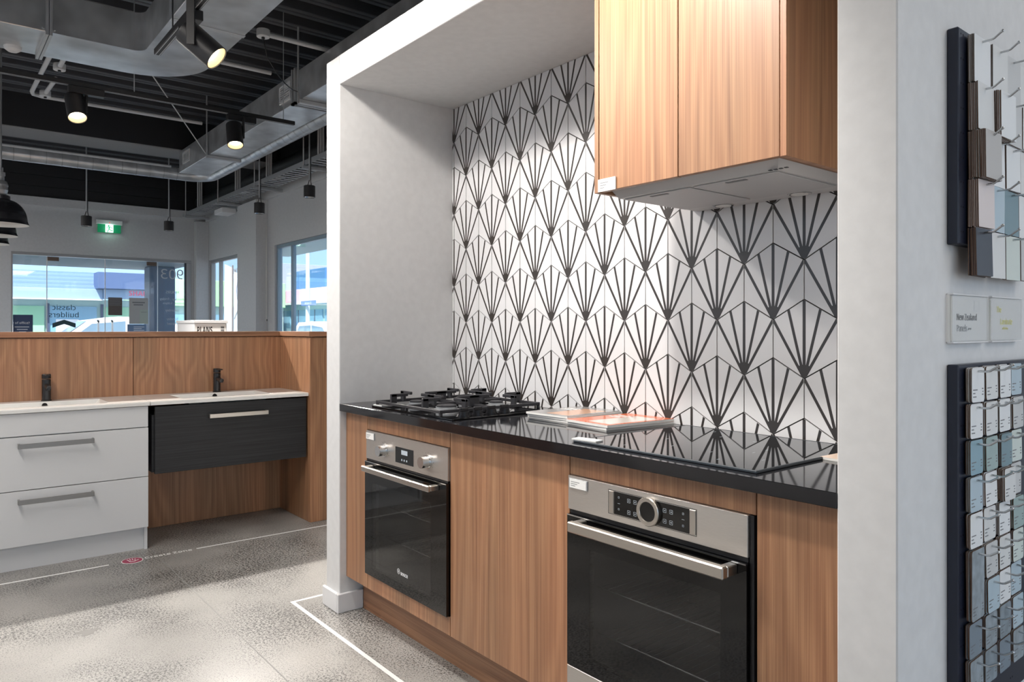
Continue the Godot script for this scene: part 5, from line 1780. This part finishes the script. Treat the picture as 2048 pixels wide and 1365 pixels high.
func street() -> void:
	mat("tyre", rgb(28, 28, 30), 0.8)
	mat("car_white", rgb(238, 240, 242), 0.2)
	mat("car_glass", rgb(120, 150, 175), 0.08)
	mat("asphalt", rgb(128, 130, 134), 0.9)
	mat("paving", rgb(196, 195, 192), 0.9)
	mat("canopy_grey", rgb(104, 118, 128), 0.7)
	mat("roof_blue", rgb(126, 156, 192), 0.6)
	mat("roof_blue_b", rgb(114, 144, 180), 0.6)
	mat("shed_blue", rgb(72, 96, 140), 0.6)
	mat("fascia_blue", rgb(140, 168, 198), 0.6)
	mat("shop_pale", rgb(176, 208, 204), 0.6)
	mat("shop_green", rgb(150, 206, 168), 0.6)
	mat("shop_glass", rgb(120, 168, 196), 0.15)
	mat("sign_green", rgb(166, 226, 170), 0.6)
	mat("sign_pink", rgb(236, 190, 208), 0.6)
	mat("sign_red", rgb(236, 84, 124), 0.6)
	mat("block_blue", rgb(64, 120, 172), 0.6)
	mat("block_grey", rgb(150, 168, 182), 0.6)
	mat("post_dark", rgb(58, 70, 98), 0.6)
	mat("lamp_post", rgb(206, 226, 230), 0.5)
	mat("street_sign", rgb(84, 120, 190), 0.5)
	mat("flag_cloth", rgb(228, 222, 216), 0.8)
	mat("flag_sheer", rgb(222, 222, 224), 0.8)
	mat("flag_ink", rgb(120, 112, 112), 0.7)
	mat("canopy_pale", rgb(190, 214, 214), 0.6)
	struct(bx(Vector3(-90, -0.3, -110), Vector3(110, -0.1, 90)), "ground", M.asphalt, "grey asphalt street")
	struct(bx(Vector3(-12, -0.1, -17.2), Vector3(7.2, -0.02, -14.1)), "pavement", M.paving, "pale paved footpath outside the shop")
	# our own canopy and its post
	tag(part(bx(Vector3(-6, 2.42, -16.5), Vector3(4.0, 2.62, -14.12), 0.01), "shop_canopy", M.canopy_grey, self), "slate grey canopy over the shop entrance", "canopy")
	tag(part(bx(Vector3(3.4, -0.02, -15.7), Vector3(3.86, 2.42, -15.25), 0.02), "canopy_post", M.post_dark, self), "dark blue square post under the shop canopy", "post")
	tag(part(bx(Vector3(4.2, 2.62, -13.9), Vector3(5.6, 2.72, -4.0), 0.01), "side_canopy", M.canopy_pale, self), "pale canopy outside the side windows", "canopy")
	# low shop across the road
	var t := thing("shop_building", "low blue grey shop with boarded roof across the road", "building", Vector3(0, 0, -27))
	part(bx(Vector3(-10, -0.1, -30), Vector3(6.4, 2.12, -26.2)), "wall", M.shop_pale, t)
	part(bx(Vector3(-10, 2.12, -30), Vector3(4.4, 2.43, -25.7), 0.01), "fascia_board", M.fascia_blue, t)
	part(bx(Vector3(-10, 2.085, -25.72), Vector3(4.4, 2.12, -25.66)), "gutter", M.vinyl_white, t)
	for k in 9:
		var y := 2.43 + 0.066 * k
		part(bx(Vector3(-10, y, -25.8 - 0.13 * k - 0.1), Vector3(5.1 - 0.012 * k, y + 0.06, -25.78 - 0.13 * k), 0.004), "roof_board", M.roof_blue if k % 2 else M.roof_blue_b, t)
	part(bx(Vector3(-10, 2.43, -29.9), Vector3(5.0, 2.95, -27.2)), "roof_core", M.roof_blue_b, t)
	part(bx(Vector3(4.19, 2.44, -26.0), Vector3(5.72, 2.95, -25.3), 0.01), "roof_box", M.shed_blue, t)
	part(bx(Vector3(4.41, 2.14, -26.0), Vector3(6.5, 2.435, -25.55), 0.01), "sign_band", M.fascia_blue, t)
	text(t, "SHARP", 0.155, Vector3(5.42, 2.325, -25.54), Vector3(1.55, 0, 0).normalized(), Vector3.UP, M.sign_red, "sign_letters", true)
	for q in [[1.4, 2.9, 0], [3.0, 4.3, 1], [4.45, 6.2, 0]]:
		var w := part(bx(Vector3(q[0], 0.3, -26.2), Vector3(q[1], 1.9, -26.14)), "shop_window", M.shop_glass if q[2] == 1 else M.shop_green, t)
		part(bx(Vector3(q[0] - 0.05, 0.3, -26.14), Vector3(q[0] + 0.03, 1.98, -26.1)), "window_post", M.post_dark, w)
		part(bx(Vector3(q[0] + 0.2, 0.9, -26.14), Vector3(q[0] + 0.8, 1.5, -26.13)), "window_display", M.vinyl_white, w)
	t = thing("green_shop", "pale green fronted shop seen right of the dark post", "building", Vector3(12, 0, -38))
	part(bx(Vector3(8.5, -0.1, -44), Vector3(15, 2.3, -38)), "wall", M.shop_pale, t)
	part(bx(Vector3(8.5, 2.3, -44), Vector3(15, 3.6, -37.7), 0.02), "sign_band", M.sign_green, t)
	part(bx(Vector3(8.8, 0.3, -38.0), Vector3(14, 1.9, -37.95)), "shop_window", M.shop_glass, t)
	# pink fronted shops beyond the side windows
	t = thing("pink_shop", "long shop with pink sign band beyond the side windows", "building", Vector3(20, 0, -46))
	part(bx(Vector3(16, -0.1, -62), Vector3(26, 2.62, -28)), "wall", M.shop_pale, t)
	part(bx(Vector3(15.7, 2.62, -50), Vector3(26, 3.3, -28), 0.02), "sign_band", M.sign_pink, t)
	part(bx(Vector3(15.65, 2.5, -50), Vector3(16.0, 2.62, -28)), "gutter", M.vinyl_white, t)
	part(bx(Vector3(16, 3.3, -39), Vector3(24, 4.33, -35.0), 0.02), "upper_block", M.block_blue, t)
	part(bx(Vector3(16, 3.3, -50.5), Vector3(24, 5.15, -43), 0.02), "upper_block", M.block_grey, t)
	for k in 9:
		var w := part(bx(Vector3(15.93, 0.3, -47.5 + 2.1 * k), Vector3(16.0, 2.2, -45.7 + 2.1 * k)), "shop_window", M.shop_glass, t)
		part(bx(Vector3(15.9, 0.3, -46.62 + 2.1 * k), Vector3(15.93, 2.2, -46.55 + 2.1 * k)), "window_post", M.post_dark, w)
		part(bx(Vector3(15.915, 1.1, -47.2 + 2.1 * k), Vector3(15.93, 1.6, -46.8 + 2.1 * k)), "window_display", M.vinyl_white if k % 2 else M.street_sign, w)
	# lamp post and street name
	var s := st()
	cyl(s, Vector3(10, -0.1, -23.22), Vector3(10, 6.5, -23.22), 0.075, 0.06, 14)
	tag(part(s, "lamp_post", M.lamp_post, self), "pale steel lamp post outside the side window", "lamp post")
	t = thing("street_sign", "blue street name sign on the pale lamp post", "sign", Vector3(9.9, 1.97, -22.9))
	part(bx(Vector3(9.88, 1.97, -23.5), Vector3(9.91, 2.13, -22.35), 0.004), "plate", M.street_sign, t)
	text(t, "Victoria St", 0.085, Vector3(9.878, 2.05, -22.92), Vector3(0, 0, 1), Vector3.UP, M.vinyl_white)
	car(Vector3(3.35, -0.02, -18.6), 0.0, "white car parked in front of the shop entrance", M.car_white)
	car(Vector3(8.6, -0.1, -17.9), PI / 2, "white car parked outside the side window", M.car_white)
	# feather flags on the footpath
	t = thing("feather_flag", "tall off white fabric flag outside the corner window", "flag", Vector3(6.5, -0.1, -20.4), "fabric flags on the footpath")
	s = st()
	xf = Transform3D(Basis(Vector3(0, 0, 1), Vector3.UP, Vector3(-1, 0, 0)), Vector3(6.5, 0, -20.38))
	prism(s, PackedVector2Array([Vector2(-0.36, 0.3), Vector2(0.3, 0.3), Vector2(0.3, 2.86), Vector2(-0.26, 2.98)]), -0.006, 0.006)
	part(s, "cloth", M.flag_cloth, t)
	xf = NOX
	s = st()
	cyl(s, Vector3(6.52, -0.1, -20.05), Vector3(6.52, 2.92, -20.05), 0.02, -1, 8)
	cyl(s, Vector3(6.52, -0.1, -20.05), Vector3(6.52, -0.04, -20.05), 0.22, -1, 16)
	part(s, "pole", M.flag_ink, t)
	t = thing("feather_flag", "sheer white flag with a looped ribbon emblem outside corner window", "flag", Vector3(5.9, -0.1, -17.4), "fabric flags on the footpath")
	s = st()
	xf = Transform3D(Basis(Vector3(0, 0, 1), Vector3.UP, Vector3(-1, 0, 0)), Vector3(6.0, 0, -17.6))
	prism(s, PackedVector2Array([Vector2(-0.76, 0.3), Vector2(0.75, 0.3), Vector2(0.75, 2.35), Vector2(-0.76, 2.62)]), -0.004, 0.004)
	var cl := part(s, "cloth", M.flag_sheer, t)
	s = st()
	var loop := [Vector2(-0.72, 1.45), Vector2(-0.5, 1.62), Vector2(-0.3, 1.75), Vector2(-0.1, 1.95), Vector2(-0.05, 2.15), Vector2(-0.12, 2.35), Vector2(-0.3, 2.42), Vector2(-0.48, 2.35), Vector2(-0.56, 2.15), Vector2(-0.5, 1.95), Vector2(-0.3, 1.75), Vector2(-0.1, 1.6), Vector2(0.1, 1.45), Vector2(0.3, 1.2)]
	for k in loop.size() - 1:
		prism(s, stroke(loop[k], loop[k + 1] + (loop[k + 1] - loop[k]).normalized() * 0.012, 0.05), 0.004, 0.006)
	part(s, "emblem", M.flag_ink, cl)
	xf = NOX
	text(t, "CLASSIC", 0.12, Vector3(5.993, 1.28, -17.5), Vector3(0, 0, -1), Vector3.UP, M.flag_ink)
	text(t, "SELECTION", 0.12, Vector3(5.993, 1.1, -17.5), Vector3(0, 0, -1), Vector3.UP, M.flag_ink)
	s = st()
	cyl(s, Vector3(6.03, -0.1, -18.36), Vector3(6.03, 2.66, -18.36), 0.018, -1, 8)
	cyl(s, Vector3(6.03, -0.1, -18.36), Vector3(6.03, -0.04, -18.36), 0.2, -1, 16)
	part(s, "pole", M.flag_ink, t)
